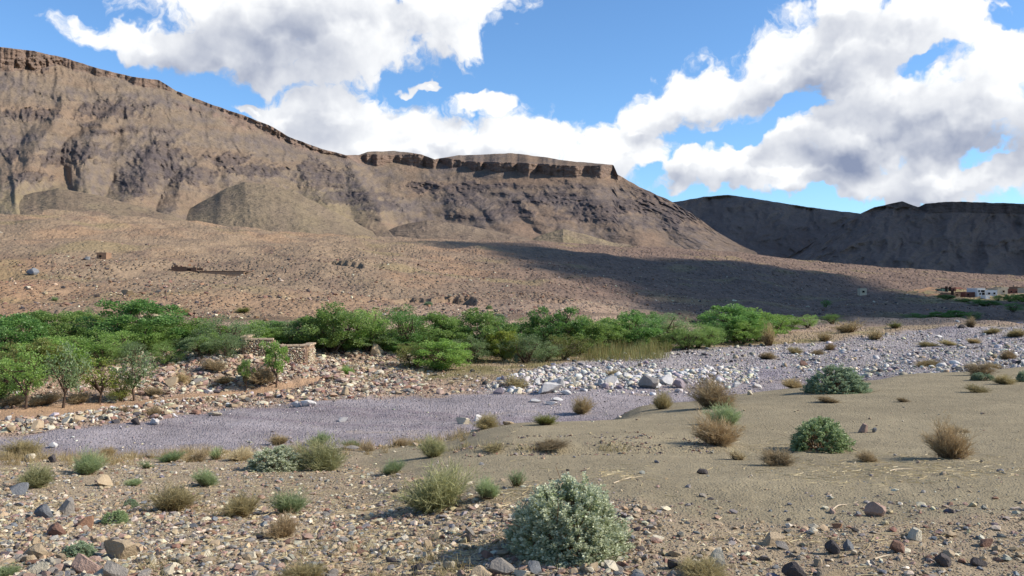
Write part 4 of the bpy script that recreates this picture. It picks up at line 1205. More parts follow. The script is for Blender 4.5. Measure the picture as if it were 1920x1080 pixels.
TREE_MESH = {k: [tree_meshes(500 + 17 * i + j * 3, k) for j in range(n)] for i, (k, n) in enumerate([("bushy", 5), ("feathery", 3), ("trunked", 2), ("sapling", 2), ("airy", 3)])}
SALT_HERO = saltbush_meshes(611, 1650, 40, .026)
SALT = [saltbush_meshes(620 + j, 700, 26, .036) for j in range(3)]
BROOM = [broom_meshes(640 + j, 260, 22, .95, .05, .05, .008) for j in range(4)]
TUFT = [broom_meshes(660 + j, 150, 7, .75, .05, .1, .016) for j in range(3)]
TUMBLE = [broom_meshes(680 + j, 260, 24, 1.12, .02, .15, .0085) for j in range(4)]
SHRUBS = {"salt": SALT, "broom": BROOM, "tuft": TUFT, "tumble": TUMBLE, "hero": [SALT_HERO]}
def put_mat(o, m):
    o.material_slots[0].link = 'OBJECT'; o.material_slots[0].material = m
PROTO = {}
def place(root_name, parts, mats, loc, rz, scale):
    """first use links the meshes, later uses copy the thing and its parts"""
    key = (root_name, tuple(m.name for _, m in parts))
    if key not in PROTO:
        root = empty(root_name)
        for pn, me in parts: mobj(pn, me, root)
        PROTO[key] = root
    else:
        src = PROTO[key]
        root = src.copy(); sc.collection.objects.link(root)
        for ch in src.children:
            c = ch.copy(); sc.collection.objects.link(c); c.parent = root
    root.location = loc; root.rotation_euler = (0, 0, rz); root.scale = scale
    for ch in root.children:
        m = mats.get(ch.name.split(".")[0])
        if m: put_mat(ch, m)
    return root
RP = random.Random(11)
G_FARBUSH = "bushes near the village"
LANDMARKS = []      # (x, y, phrase) for describing stones
def tree(u, v, w, h, kind, leaf, label, group, ymin=36, name="tree"):
    Y = y_at(u, v, ymin); X = (u - 960) / F * Y
    W = w / F * Y; H = h / F * Y
    if kind == 'bushy' and RP.random() < 0.35: kind = 'feathery'
    k = 1.02 if kind in ('airy', 'sapling') else (1.0 if group == G_FARBUSH else 1.42)
    tm, cm = RP.choice(TREE_MESH[kind])
    o = place(name, [("trunk", tm), ("crown", cm)], {"crown": M_LEAF[leaf]}, (X, Y, gz(X, Y) - 0.03), RP.uniform(0, 6.28), (W * k, W * k, H * (1.06 if k < 1.1 else RP.uniform(.92, 1.18))))
    return tag(o, label, "tree", group)
def shrub(u, v, w, h, kind, leaf, label, group=None, ymin=0, stem=None, name="shrub", ref=None, rz=None):
    Y = y_at(u, v, ymin); X = (u - 960) / F * Y
    k = (1.06 if kind == 'hero' else 1.12) if kind in ('salt', 'hero') else 1.14
    W = w / F * Y * k; H = h / F * Y * (1.06 if kind in ('salt', 'hero') else 1.1)
    Y2 = Y + W * 0.25; X2 = (u - 960) / F * Y2
    i = RP.randrange(len(SHRUBS[kind]))
    sm, fm = SHRUBS[kind][i]
    o = place(name, [("stems", sm), ("foliage", fm)], {"foliage": M_LEAF[leaf], "stems": stem or M_STEM}, (X2, Y2, gz(X2, Y2)), RP.uniform(0, 6.28) if rz is None else rz, (W, W, H))
    if kind not in ("hero", "salt"):
        o.rotation_euler = (RP.uniform(-.22, .22), RP.uniform(-.22, .22), o.rotation_euler[2]); o.scale = (W * RP.uniform(.9, 1.12), W * RP.uniform(.9, 1.12), H * RP.uniform(.9, 1.1))
    if ref: LANDMARKS.append((X2, Y2, ref))
    return tag(o, label, "shrub", group)

# ------------------------------------------------------------------ trees of the far bank: column, base row, width, height (photo pixels), habit, leaf
G_BELT = "trees in the green belt along the far bank"
G_PATH = "trees standing beside the dirt path"
TREES = [
    (18, 682, 105, 92, "bushy", "dark", "dark bushy tree at the very end of the green belt, farthest from the village", G_BELT),
    (78, 672, 100, 88, "bushy", "mid", "mid-green bushy tree second from the cut-off end of the green belt", G_BELT),
    (140, 660, 78, 88, "bushy", "mid", "tall green tree in the back row with a peaked top near the belt's end", G_BELT),
    (172, 655, 55, 72, "bushy", "dark", "narrow dark blue-green tree between the peaked tree and the big dome", G_BELT),
    (250, 662, 128, 94, "bushy", "dark", "biggest dark-green dome-shaped tree rising above the belt", G_BELT),
    (208, 664, 66, 66, "bushy", "dark", "low dark tree tucked at the foot of the dome-shaped tree", G_BELT),
    (112, 692, 112, 68, "bushy", "bright", "bright green spreading tree in the middle row before the peaked tree", G_BELT),
    (192, 684, 110, 66, "bushy", "bright", "bright green low tree in front of the big dome", G_BELT),
    (292, 660, 92, 64, "bushy", "mid", "green tree adjoining the big dome on its village side", G_BELT),
    (332, 655, 84, 60, "bushy", "mid", "flat-topped green tree two along from the big dome towards the enclosure", G_BELT),
    (372, 652, 84, 58, "bushy", "bright", "green tree in the back row midway from big dome to stone enclosure", G_BELT),
    (255, 668, 90, 62, "bushy", "bright", "bright leafy tree in the middle row below the big dome", G_BELT),
    (28, 708, 94, 70, "bushy", "olive", "olive-brown tree in front of the belt beside the cut-off end", G_BELT),
    (84, 702, 72, 62, "bushy", "olive", "smaller olive-yellow tree behind the tall pale tree by the path", G_BELT),
    (422, 660, 92, 64, "feathery", "grey", "grey-green feathery tree at the shaded end of the stone enclosure", G_BELT),
    (470, 648, 84, 50, "bushy", "mid", "green tree showing just above the stone enclosure", G_BELT),
    (512, 644, 70, 46, "bushy", "dark", "dark low tree behind the middle of the stone enclosure", G_BELT),
    (556, 652, 86, 58, "feathery", "grey", "grey-green tree behind the sunny corner of the stone enclosure", G_BELT),
    (396, 664, 56, 46, "bushy", "bright", "pale bright bush-like tree under the grey-green one by the enclosure", G_BELT),
    (197, 690, 52, 44, "feathery", "mid", "small airy tree on the terrace edge, first of a row of five", G_BELT),
    (250, 686, 54, 42, "feathery", "grey", "small greyish airy tree on the terrace edge, second of a row of five", G_BELT),
    (310, 684, 52, 44, "feathery", "mid", "small airy tree on the terrace edge, third of a row of five", G_BELT),
    (371, 674, 58, 44, "trunked", "grey", "round grey-green tree with bare visible stems on the terrace edge", G_BELT),
    (424, 672, 52, 42, "feathery", "grey", "soft round tree on the terrace hiding the shaded end of the enclosure", G_BELT),
    (626, 662, 96, 94, "bushy", "mid", "tall full green tree just past the enclosure, highest of the middle belt", G_BELT),
    (578, 655, 64, 56, "bushy", "mid", "green tree between the enclosure and the tall full tree", G_BELT),
    (684, 660, 92, 80, "bushy", "bright", "bright green tree next to the tall full tree", G_BELT),
    (718, 660, 64, 52, "feathery", "bright", "pale feathery tree at the end of the rubble terrace", G_BELT),
    (757, 662, 92, 82, "bushy", "dark", "dark green tree behind the lone bushy tree's hazy neighbour", G_BELT),
    (802, 662, 78, 76, "bushy", "mid", "green tree directly behind the lone bushy tree", G_BELT),
    (822, 693, 86, 64, "bushy", "bright", "lone bright bushy tree with forked trunk standing forward on the river bank", G_BELT),
    (772, 692, 64, 54, "feathery", "olive", "hazy olive tree beside the lone bushy tree on the bank", G_BELT),
    (892, 674, 98, 90, "bushy", "mid", "large mid-green tree next past the lone bushy tree", G_BELT),
    (852, 670, 72, 74, "bushy", "mid", "green tree half hidden behind the lone bushy tree's far side", G_BELT),
    (942, 664, 84, 68, "bushy", "dark", "dark tree with a level top in the middle of the belt", G_BELT),
    (988, 664, 84, 70, "bushy", "mid", "mid-green tree before the dark peaked tree in the belt", G_BELT),
    (946, 678, 56, 58, "bushy", "yellow", "yellow-green sapling-like tree glowing in front of the level-topped tree", G_BELT),
    (880, 680, 58, 56, "feathery", "grey", "greyish thin tree at the grass edge next to the lone bushy tree", G_BELT),
    (986, 680, 66, 52, "feathery", "grey", "grey-green shrubby tree over the green grass patch", G_BELT),
    (1036, 668, 76, 84, "bushy", "dark", "dark tree with a peaked top behind the olive-yellow bush", G_BELT),
    (1082, 664, 86, 70, "bushy", "mid", "green tree right behind the agave", G_BELT),
    (1057, 676, 66, 50, "bushy", "olive", "olive-yellow rounded tree beside the agave", G_BELT),
    (1020, 678, 58, 44, "feathery", "grey", "grey fan-shaped tree between the grass patch and the olive-yellow tree", G_BELT),
    (1124, 660, 76, 62, "bushy", "mid", "green tree behind the start of the reed bed", G_BELT),
    (1190, 658, 82, 68, "bushy", "dark", "dark round tree with shaded trunk behind the reed bed", G_BELT),
    (1158, 652, 54, 50, "bushy", "mid", "narrow green tree between two trees behind the reed bed", G_BELT),
    (1250, 652, 104, 68, "bushy", "grey", "broad grey-green tree past the end of the reed bed", G_BELT),
    (1304, 652, 76, 54, "bushy", "mid", "green tree between the broad grey-green tree and the bright clump", G_BELT),
    (1282, 656, 64, 44, "feathery", "mid", "low soft tree in front of the broad grey-green tree", G_BELT),
    (1218, 645, 54, 54, "bushy", "dark", "narrow dark tree wedged beside the broad grey-green tree", G_BELT),
    (1374, 640, 92, 66, "bushy", "dark", "dark green tree, first of the high clump nearest the village", G_BELT),
    (1420, 636, 94, 60, "bushy", "bright", "bright green tree, highest of the clump nearest the village", G_BELT),
    (1458, 628, 64, 38, "bushy", "bright", "low bright tree, last of the continuous belt towards the village", G_BELT),
    (1350, 645, 52, 40, "bushy", "dark", "small dark tree at the foot of the high clump", G_BELT),
    (1394, 644, 62, 44, "bushy", "bright", "bright low tree before the high clump, beside the dry grey bush", G_BELT),
    (48, 768, 92, 112, "airy", "bright", "bright green tree with a dark slim trunk beside the dirt path", G_PATH),
    (2, 756, 76, 78, "bushy", "bright", "low bright bushy tree cut by the picture edge beside the path", G_PATH),
    (118, 764, 98, 124, "airy", "grey", "tall hazy grey-green tree on a slim trunk beside the path", G_PATH),
    (186, 757, 98, 88, "airy", "yellow", "yellow-green tree with a crooked dark trunk by the path", G_PATH),
    (252, 751, 78, 100, "airy", "grey", "thin grey-green tree on one straight bare stem by the path", G_PATH),
    (228, 752, 48, 44, "bushy", "yellow", "low yellow-green bushy tree leaning against the straight-stemmed one", G_PATH),
    (518, 725, 62, 90, "sapling", "bright", "bright green sapling at the path's end below the stone enclosure", G_PATH),
    (462, 728, 42, 62, "sapling", "mid", "thin see-through sapling on the rubble below the enclosure", G_PATH),
]
for (u, v, w, h, kind, leaf, label, g) in TREES:
    tree(u, v, w, h, kind, leaf, label, g)
G_FARBUSH = "bushes near the village"
FARB = [
    (1515, 622, 56, 26, "bright", "bright green bush standing apart just past the tree belt"), (1560, 616, 46, 20, "bright", "second small bright bush past the tree belt"),
    (1548, 578, 22, 14, "dark", "dark bush alone on the shaded slope above the small bushes"),
    (1710, 600, 50, 17, "dark", "shaded dark bush, first of the row on the far river bank"), (1752, 600, 46, 16, "dark", "shaded dark bush, second of the row on the far river bank"),
    (1790, 600, 44, 21, "dark", "shaded dark bush, tallest of the row on the far river bank"), (1826, 598, 40, 17, "dark", "shaded dark bush, last of the row on the far river bank"),
    (1775, 566, 36, 9, "dark", "dark low bush below the village field walls"), (1808, 568, 34, 8, "mid", "green bush below the dark village block"),
    (1838, 568, 34, 8, "mid", "green bush below the white house"), (1872, 568, 26, 12, "bright", "round bright tree in front of the pale house"),
    (1894, 570, 30, 15, "mid", "green tree below the dark red house"), (1918, 574, 36, 18, "bright", "bright tree at the picture edge below the village"), (1955, 578, 50, 20, "mid", "green tree beyond the village trees"),
    (1850, 580, 50, 12, "dark", "dark bush in the shade below the village trees"), (1900, 590, 50, 16, "dark", "dark bush lowest below the village trees"),
]
for (u, v, w, h, leaf, label) in FARB:
    tree(u, v, w, h, "bushy", leaf, label, G_FARBUSH, 90, "bush")

G_FILL = "low bushes filling the belt"
for i in range(44):
    u = (RP.uniform(-20, 440) if i < 12 else RP.uniform(440, 1330)); vb = np.interp(u, [-20, 200, 440, 600, 760, 900, 1100, 1330], [690, 668, 656, 652, 664, 668, 660, 650]) + RP.uniform(-10, 4)
    tree(u, vb, RP.uniform(44, 70), RP.uniform(28, 44), "bushy", RP.choice(["mid", "mid", "dark", "bright", "grey"]), "low green bush filling the gaps under the trees of the far-bank belt", G_FILL, 36, "bush")

# ------------------------------------------------------------------ shrubs
G_SH = "desert shrubs on the near bank"
G_FS = "dry shrubs on the far bank and river bed"
SHR = [
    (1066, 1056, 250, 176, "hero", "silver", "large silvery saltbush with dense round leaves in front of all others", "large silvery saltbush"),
    (1570, 738, 124, 60, "salt", "teal", "big dark blue-green rounded saltbush at the river edge of the sand", "blue-green saltbush"),
    (1543, 848, 112, 72, "salt", "saltgreen", "bright grey-green saltbush alone in the middle of the sand flat", "grey-green saltbush"),
    (520, 884, 112, 52, "salt", "silver", "low silvery spreading saltbush against the olive broom", "low silvery saltbush"),
    (604, 884, 98, 66, "broom", "broom", "olive-green broom bush beside the low silvery saltbush", "olive broom bush"),
    (1335, 766, 96, 70, "tumble", "brown", "big dark brown twiggy bush on the brink of the sand", "dark brown bush"),
    (1241, 767, 46, 38, "tumble", "tanolive", "small tan twiggy bush beside the big dark brown one", "small tan bush"),
    (1345, 838, 84, 76, "tumble", "rust", "reddish-brown dry bush with greenish tips on the sand", "reddish-brown bush"),
    (1362, 800, 66, 44, "broom", "broomgreen", "wispy green broom rising behind the reddish-brown bush", None),
    (1780, 862, 96, 74, "tumble", "rust", "rusty wispy dry bush out on the far side of the sand flat", "rusty wispy bush"),
    (1457, 876, 66, 34, "tumble", "brown", "low brown dry bush near the grey-green saltbush", "low brown bush"),
    (911, 804, 56, 32, "tumble", "tanolive", "round olive-brown bush on the brink beside white stones", "olive-brown bush"),
    (1022, 798, 54, 24, "broom", "olive", "low dark green spreading bush on the brink of the mound", "dark green bush"),
    (1088, 781, 46, 38, "tumble", "dry", "round straw-tan bush standing up on the brink of the mound", "straw-tan bush"),
    (818, 960, 134, 98, "broom", "broom", "large wispy yellow-green broom with brown base among the stones", "large wispy broom"),
    (914, 940, 56, 42, "broom", "broomgreen", "small grey-green broom between the large broom and the saltbush", "small grey-green broom"),
    (970, 914, 36, 38, "tuft", "broomgreen", "upright tuft with green top and rusty stems behind the saltbush", "upright green tuft"),
    (737, 890, 52, 30, "broom", "broomgreen", "small dark green broom with long shadow on the smooth sand", "small dark broom"),
    (812, 858, 58, 42, "broom", "broom", "grey twiggy broom at the foot of the sand mound", "grey twiggy broom"),
    (325, 962, 96, 58, "broom", "tanolive", "dense olive broom bush amid the stones", "dense olive broom"),
    (455, 974, 92, 56, "broom", "tanolive", "olive-brown broom touching a greener one", "olive-brown broom"),
    (538, 968, 74, 48, "broom", "broomgreen", "green-topped broom between the olive-brown one and the rusty base", "green-topped broom"),
    (530, 1012, 62, 50, "tumble", "rust", "rusty brown dry bush casting a long dark shadow over stones", "rusty brown bush"),
    (386, 915, 52, 34, "broom", "broomgreen", "small bright green broom with orange base among the stones", "small bright broom"),
    (164, 890, 62, 46, "broom", "broomgreen", "green broom with brown lower twigs by the gravel's brink", "green broom by the brink"),
    (66, 918, 70, 52, "broom", "broom", "yellow-green broom with an orange dead stem beside a dark rock", "yellow-green broom"),
    (40, 858, 72, 40, "tumble", "tanolive", "tan-olive bush on the brink where the gravel leaves the picture", "tan-olive bush"),
    (203, 852, 36, 22, "tumble", "dry", "small yellowish dry bush on the brink of the gravel", "yellowish bush"),
    (406, 862, 30, 30, "tuft", "broomgreen", "small upright green tuft on the brink of the gravel", None),
    (368, 866, 38, 22, "tumble", "brown", "small brown dry bush on the brink next to the green tuft", None),
    (450, 864, 54, 30, "tumble", "straw", "pale straw-coloured dry bush by the low silvery saltbush", "pale straw bush"),
    (320, 868, 48, 24, "broom", "grey", "low grey-green bush in the middle of the stony brink", None),
    (274, 878, 32, 18, "tuft", "broomgreen", "tiny bright green tuft on the stony brink", None),
    (524, 838, 42, 26, "tumble", "dry", "yellow dry bush rising behind the low silvery saltbush", None),
    (600, 838, 46, 24, "broom", "broomgreen", "light green bush peeping over the olive broom", None),
    (660, 842, 34, 18, "broom", "broomgreen", "small yellow-green bush on the brink past the olive broom", None),
    (748, 836, 28, 14, "tumble", "rust", "tiny red-brown bush on the earth by the brink", None),
    (690, 846, 30, 14, "tumble", "brown", "tiny brown bush between yellow-green bush and red-brown one", None),
    (146, 1046, 66, 34, "salt", "teal", "small grey-green saltbush among the largest stones", "small saltbush among stones"),
    (216, 986, 48, 28, "salt", "saltgreen", "little pale green saltbush on a short stem amid stones", "little pale saltbush"),
    (245, 950, 30, 20, "salt", "teal", "tiny blue-green saltbush beside the dense olive broom", None),
    (252, 912, 34, 16, "broom", "broomgreen", "tiny green sprig bush near the dark split rock", None),
    (570, 1092, 106, 48, "tumble", "tanolive", "rounded olive bush cut off by the bottom of the picture", "olive bush at the bottom"),
    (1318, 1092, 110, 46, "tumble", "tanolive", "dry olive clump against a pale stone at the bottom", "dry olive clump"),
    (8, 1086, 70, 26, "broom", "broomgreen", "low green bush in the bottom corner of the picture", None),
    (1382, 862, 46, 26, "tuft", "straw", "pale straw tuft at the foot of the reddish-brown bush", None),
    (1626, 866, 50, 20, "tumble", "brown", "dark dead twig clump between grey-green saltbush and rusty bush", "dead twig clump"),
    (1832, 736, 40, 19, "tumble", "tanolive", "small olive dry bush alone on the far sand", "small olive bush"),
    (1838, 704, 50, 28, "tumble", "brown", "brown bush behind small teal leaves at the sand's far edge", None),
    (1842, 714, 42, 17, "salt", "teal", "small teal saltbush in front of a brown bush at the sand's far edge", None),
    (1881, 721, 46, 22, "tumble", "tanolive", "olive bush at the sand's far edge next to the teal saltbush", None),
    (1918, 716, 26, 24, "salt", "teal", "teal saltbush cut by the picture edge", None),
    (1552, 756, 46, 16, "tumble", "brown", "flat brown bush in front of the blue-green saltbush", None),
    (1692, 754, 26, 9, "tumble", "brown", "tiny dark bush with a streak of shadow on open sand", None),
    (1485, 728, 44, 24, "tumble", "dry", "yellowish dry grass bush touching the blue-green saltbush", None),
    (1035, 848, 74, 17, "tumble", "brown", "dark low dead brush along the foot of the sand mound", None), (925, 850, 60, 15, "tuft", "tanolive", "thin greenish grass tuft at the tip of the sand mound", None),
    (1800, 812, 40, 9, "tumble", "brown", "flat dry remnant on the sand beyond the rusty bush", None),
]
for (u, v, w, h, kind, leaf, label, ref) in SHR:
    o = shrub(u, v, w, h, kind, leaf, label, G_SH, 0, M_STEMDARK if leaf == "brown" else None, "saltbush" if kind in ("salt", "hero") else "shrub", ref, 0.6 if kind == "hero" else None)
FSH = [
    (965, 727, 66, 26, "tuft", "tanolive", "olive grass-like clump on the bank above the white boulders", "olive clump"),
    (1440, 648, 36, 50, "tuft", "dry", "tall bare grey-tan bush in front of the high tree clump", "bare grey-tan bush"),
    (492, 724, 56, 44, "tumble", "brown", "dark bare bush against the rubble beside the sapling", "dark bare bush"),
    (652, 702, 28, 22, "broom", "bright", "small bright green plant in the rubble slope", None),
    (80, 764, 70, 26, "tumble", "brown", "dark twiggy undergrowth bush between the two trees at the path's picture end", None), (22, 766, 60, 24, "tumble", "brown", "dark twiggy bush under the low bright tree at the picture edge", None),
    (150, 758, 50, 24, "tumble", "brown", "dark twiggy bush between the tall hazy and the yellow-green tree", None), (288, 742, 44, 16, "tumble", "brown", "low brown bush on the rubble behind the straight-stemmed tree", None),
    (400, 705, 50, 22, "tumble", "brown", "brown bush in the rubble under the enclosure", None), (424, 722, 40, 20, "tumble", "dry", "grey-tan dry bush low in the rubble beside the see-through sapling", None),
    (340, 722, 36, 22, "tumble", "dry", "dry grey bush beside the pale block in the rubble", None),
    (286, 784, 36, 18, "tumble", "brown", "brown dry bush beside the stone kerb", None), (236, 775, 30, 16, "tumble", "brown", "dark low bush behind the stone kerb", None),
    (1437, 674, 38, 17, "tumble", "brown", "dark brown bush in the middle of the boulder field", None),
    (1490, 662, 28, 14, "tumble", "tanolive", "olive bush in the boulder field, nearest the grey-tan bush", None),
    (1556, 658, 24, 16, "tumble", "rust", "orange-tan bush in the boulder field", None), (1532, 664, 26, 12, "tumble", "brown", "small brown bush between olive and orange-tan bushes", None),
    (1888, 674, 32, 24, "tumble", "rust", "reddish-brown rounded bush at the river stones by the picture edge", None),
    (1820, 628, 30, 26, "tuft", "brown", "dark upright bush beside the bluish pool of gravel", None),
    (1740, 650, 44, 12, "tumble", "tanolive", "low olive mat bush in the boulder field", None), (1780, 650, 36, 12, "tumble", "tanolive", "low olive mat bush, second along in the boulder field", None),
    (1825, 646, 26, 13, "tumble", "dry", "yellow-tan mat bush below the dark upright bush", None),
    (1640, 640, 46, 20, "tuft", "dry", "pale dry bush at the head of the boulder field", None), (1590, 632, 60, 26, "tuft", "dry", "wide dry tan bush under the small bright bushes", None),
    (1545, 640, 40, 24, "tuft", "dry", "dry tan bush below the first bright bush", None), (1680, 628, 30, 15, "tuft", "olive", "yellowish bush close to the shaded bush row", None),
    (1860, 634, 40, 12, "tumble", "tanolive", "olive bush on the gravel bar by the picture edge", None), (1905, 636, 46, 18, "tumble", "tanolive", "olive-tan bush at the end of the gravel bar", None),
    (1250, 662, 40, 22, "tuft", "olive", "olive bush at the end of the reed bed", None),
    (1150, 706, 50, 18, "tuft", "tanolive", "low olive clump in the stones below the reed bed", None), (1860, 690, 40, 14, "tumble", "dry", "yellow-tan clump behind the sand's far edge", None), (1740, 690, 50, 14, "tumble", "dry", "dry yellow clump between cobbles and sand", None),
    (456, 588, 28, 12, "tumble", "olive", "small olive bush on the slope just above the belt", None), (803, 567, 17, 8, "salt", "teal", "tiny blue-green bush on the slope below the eroded cut", None),
    (937, 596, 16, 7, "salt", "teal", "tiny blue-green bush on the slope above the level-topped tree", None), (917, 578, 14, 8, "salt", "saltgreen", "tiny green bush on the slope above the middle of the belt", None),
    (340, 592, 36, 14, "tumble", "dry", "grey dry bush on the slope beside the big dome tree", None), (103, 556, 14, 10, "tumble", "grey", "greyish bush on the slope above the belt's cut-off end", None),
    (1340, 588, 40, 14, "tumble", "brown", "grey-brown bush behind the high tree clump", None), (1510, 600, 40, 16, "tumble", "brown", "grey bush behind the first small bright bush", None),
]
for (u, v, w, h, kind, leaf, label, ref) in FSH:
    shrub(u, v, w, h, kind, leaf, label, G_FS, 36, M_STEMDARK if leaf == "brown" else None, "saltbush" if kind == "salt" else "shrub", ref)

# ------------------------------------------------------------------ agave, reeds, dry grass, straw
def agave(u, v, h, label):
    r = np.random.RandomState(u)
    Y = y_at(u, v, 40); X = (u - 960) / F * Y; H = h / F * Y
    n = 22; k = 6
    az = r.uniform(0, 6.28, n); pol = r.uniform(.15, 1.15, n)
    t = np.linspace(0, 1, k)
    d = np.stack([np.sin(pol) * np.cos(az), np.sin(pol) * np.sin(az), np.cos(pol)], 1)
    P = d[:, None] * t[None, :, None] * H * r.uniform(.8, 1.1, n)[:, None, None]
    P[..., 2] -= .25 * H * (t ** 2)[None] * pol[:, None]
    P += np.array([X, Y, gz(X, Y)])
    wd = np.array([.5, 1, .95, .75, .45, .02]) * H * .14
    ax = unit(P[:, -1] - P[:, 0]); B = unit(np.cross(ax, np.array([0, 0, 1.0]) + r.normal(0, .01, (n, 3)))); N_ = unit(np.cross(B, ax))
    ring = np.stack([P + B[:, None] * wd[None, :, None] * .5 + N_[:, None] * wd[None, :, None] * .2, P, P - B[:, None] * wd[None, :, None] * .5 + N_[:, None] * wd[None, :, None] * .2, P - N_[:, None] * wd[None, :, None] * .12], 2)
    V = ring.reshape(-1, 3); I = np.arange(n * k * 4).reshape(n, k, 4); J = np.roll(I, -1, 2)
    q = np.stack([I[:, :-1], J[:, :-1], J[:, 1:], I[:, 1:]], -1).reshape(-1, 4)
    me = make_mesh("agave", V, q, M_LEAF["agave"], dict(tint=np.repeat(r.uniform(0, 1, n), k * 4)))
    tag(mobj("agave", me), label, "plant")
agave(1092, 664, 42, "blue-grey agave with long pointed leaves at the start of the reed bed")
agave(968, 680, 20, "small blue-grey agave at the edge of the green grass patch")

def blades(name, pts, h, w, r, mat, label, cat, lean=.25, tint=None):
    n = len(pts)
    d = unit(np.stack([r.normal(0, lean, n), r.normal(0, lean, n), np.ones(n)], 1))
    t = np.linspace(0, 1, 4)
    P = pts[:, None] + d[:, None] * t[None, :, None] * h[:, None, None]
    bend = r.normal(0, .12, (n, 2))
    P[..., :2] += bend[:, None] * (t ** 2)[None, :, None] * h[:, None, None]
    V, q = ribbons(P, w, w * .3, r)
    tt = r.uniform(0, 1, n) if tint is None else tint
    me = make_mesh(name, V, q, mat, dict(tint=np.repeat(tt, 8)))
    tag(mobj(name, me), label, cat, kind="stuff")
def field_pts(n, ur, dr, prob, r):
    u = r.uniform(*ur, n); d = np.exp(r.uniform(math.log(dr[0]), math.log(dr[1]), n))
    X = (u - 960) / F * d
    Z = zones(X, d); k = r.uniform(size=n) < prob(Z)
    X, d = X[k], d[k]
    return np.stack([X, d, gz0(X, d)], 1), {a: b[k] for a, b in Z.items()}
rg = np.random.RandomState(31)
pts, Zp = field_pts(26000, (1085, 1262), (66, 92), lambda Z: sstep(640, 650, Z['v']) * (1 - sstep(672, 680, Z['v'])) * sstep(1088, 1110, Z['u']) * (1 - sstep(1225, 1262, Z['u'])), rg)
pk = rg.uniform(size=len(pts)) < 0.45
pts = pts[pk]; Zp = {k: a[pk] for k, a in Zp.items()}
blades("reeds", pts, rg.uniform(.4, 1.3, len(pts)) * (0.3 + 1.0 * clump(Zp, 2, 501, -.3, .3)), .022, rg, M_LEAF["reed"], "yellow-green reed bed in front of the belt beside the agave", "reeds", .1)
pts, Zp = field_pts(90000, (600, 1560), (44, 110), lambda Z: np.clip(Z['grass'], 0, 1) * clump(Z, 2.5, 502, -.25, .3), rg)
blades("dry_grass", pts, rg.uniform(.12, .40, len(pts)), .022, rg, M_LEAF["tanolive"], "dry olive grass along the far bank of the river", "grass", .35)
pts, Zp = field_pts(30000, (930, 1320), (64, 90), lambda Z: np.clip(Z['green'], 0, 1), rg)
blades("green_grass", pts, rg.uniform(.10, .25, len(pts)), .02, rg, M_LEAF["bright"], "fresh green grass under the trees of the belt", "grass", .3)
pts, Zp = field_pts(40000, (-80, 1990), (5.6, 23), lambda Z: Z['near'] * clump(Z, .8, 503, .15, .6) * np.where(Z['stony'] > .5, .35, .04), rg)
blades("dry_weeds", pts, rg.uniform(.03, .10, len(pts)), .003, rg, M_LEAF["dry"], "thin dry weeds sprouting between the stones", "weeds", .5)
pts, Zp = field_pts(9000, (820, 1180), (14.5, 17.5), lambda Z: sstep(832, 838, Z['v']) * (1 - sstep(846, 850, Z['v'])) * clump(Z, .7, 504, 0, .4), rg)
blades("mound_grass", pts, rg.uniform(.06, .17, len(pts)), .009, rg, M_LEAF["tanolive"], "thin grass along the foot of the sand mound", "grass", .5)

def tufts(n, ur, dr, prob, r, per, spread):
    C, Z = field_pts(n, ur, dr, prob, r)
    k = per; m = len(C)
    off = r.normal(0, 1, (m, k, 2)) * (spread * r.uniform(.5, 1.4, (m, 1, 1)))
    P = np.repeat(C[:, None], k, 1); P[..., :2] += off
    tint = np.clip(np.repeat(r.uniform(0, 1, m), k) + r.normal(0, .15, m * k), 0, 1)
    P = P.reshape(-1, 3); P[:, 2] = gz0(P[:, 0], P[:, 1])
    return P, np.repeat(r.uniform(.5, 1.3, m), k), tint
P_, hs, tn = tufts(2600, (-80, 870), (16.5, 22.5), lambda Z: np.exp(-((Z['d'] - bank_y(Z['u']) + .6) / 1.3) ** 2) * .28, rg, 40, .07)
blades("brink_grass", P_, rg.uniform(.10, .26, len(P_)) * hs, .007, rg, M_LEAF["dry"], "dry yellowish grass tufts fringing the brink of the near bank", "grass", .45, tn)
P_, hs, tn = tufts(4200, (-80, 1000), (6, 19), lambda Z: Z['stony'] * clump(Z, 1.6, 507, .0, .5) * .16, rg, 26, .05)
blades("dry_tufts", P_, rg.uniform(.05, .15, len(P_)) * hs, .004, rg, M_LEAF["tanolive"], "small dry grass tufts between the stones of the near bank", "grass", .55, tn)

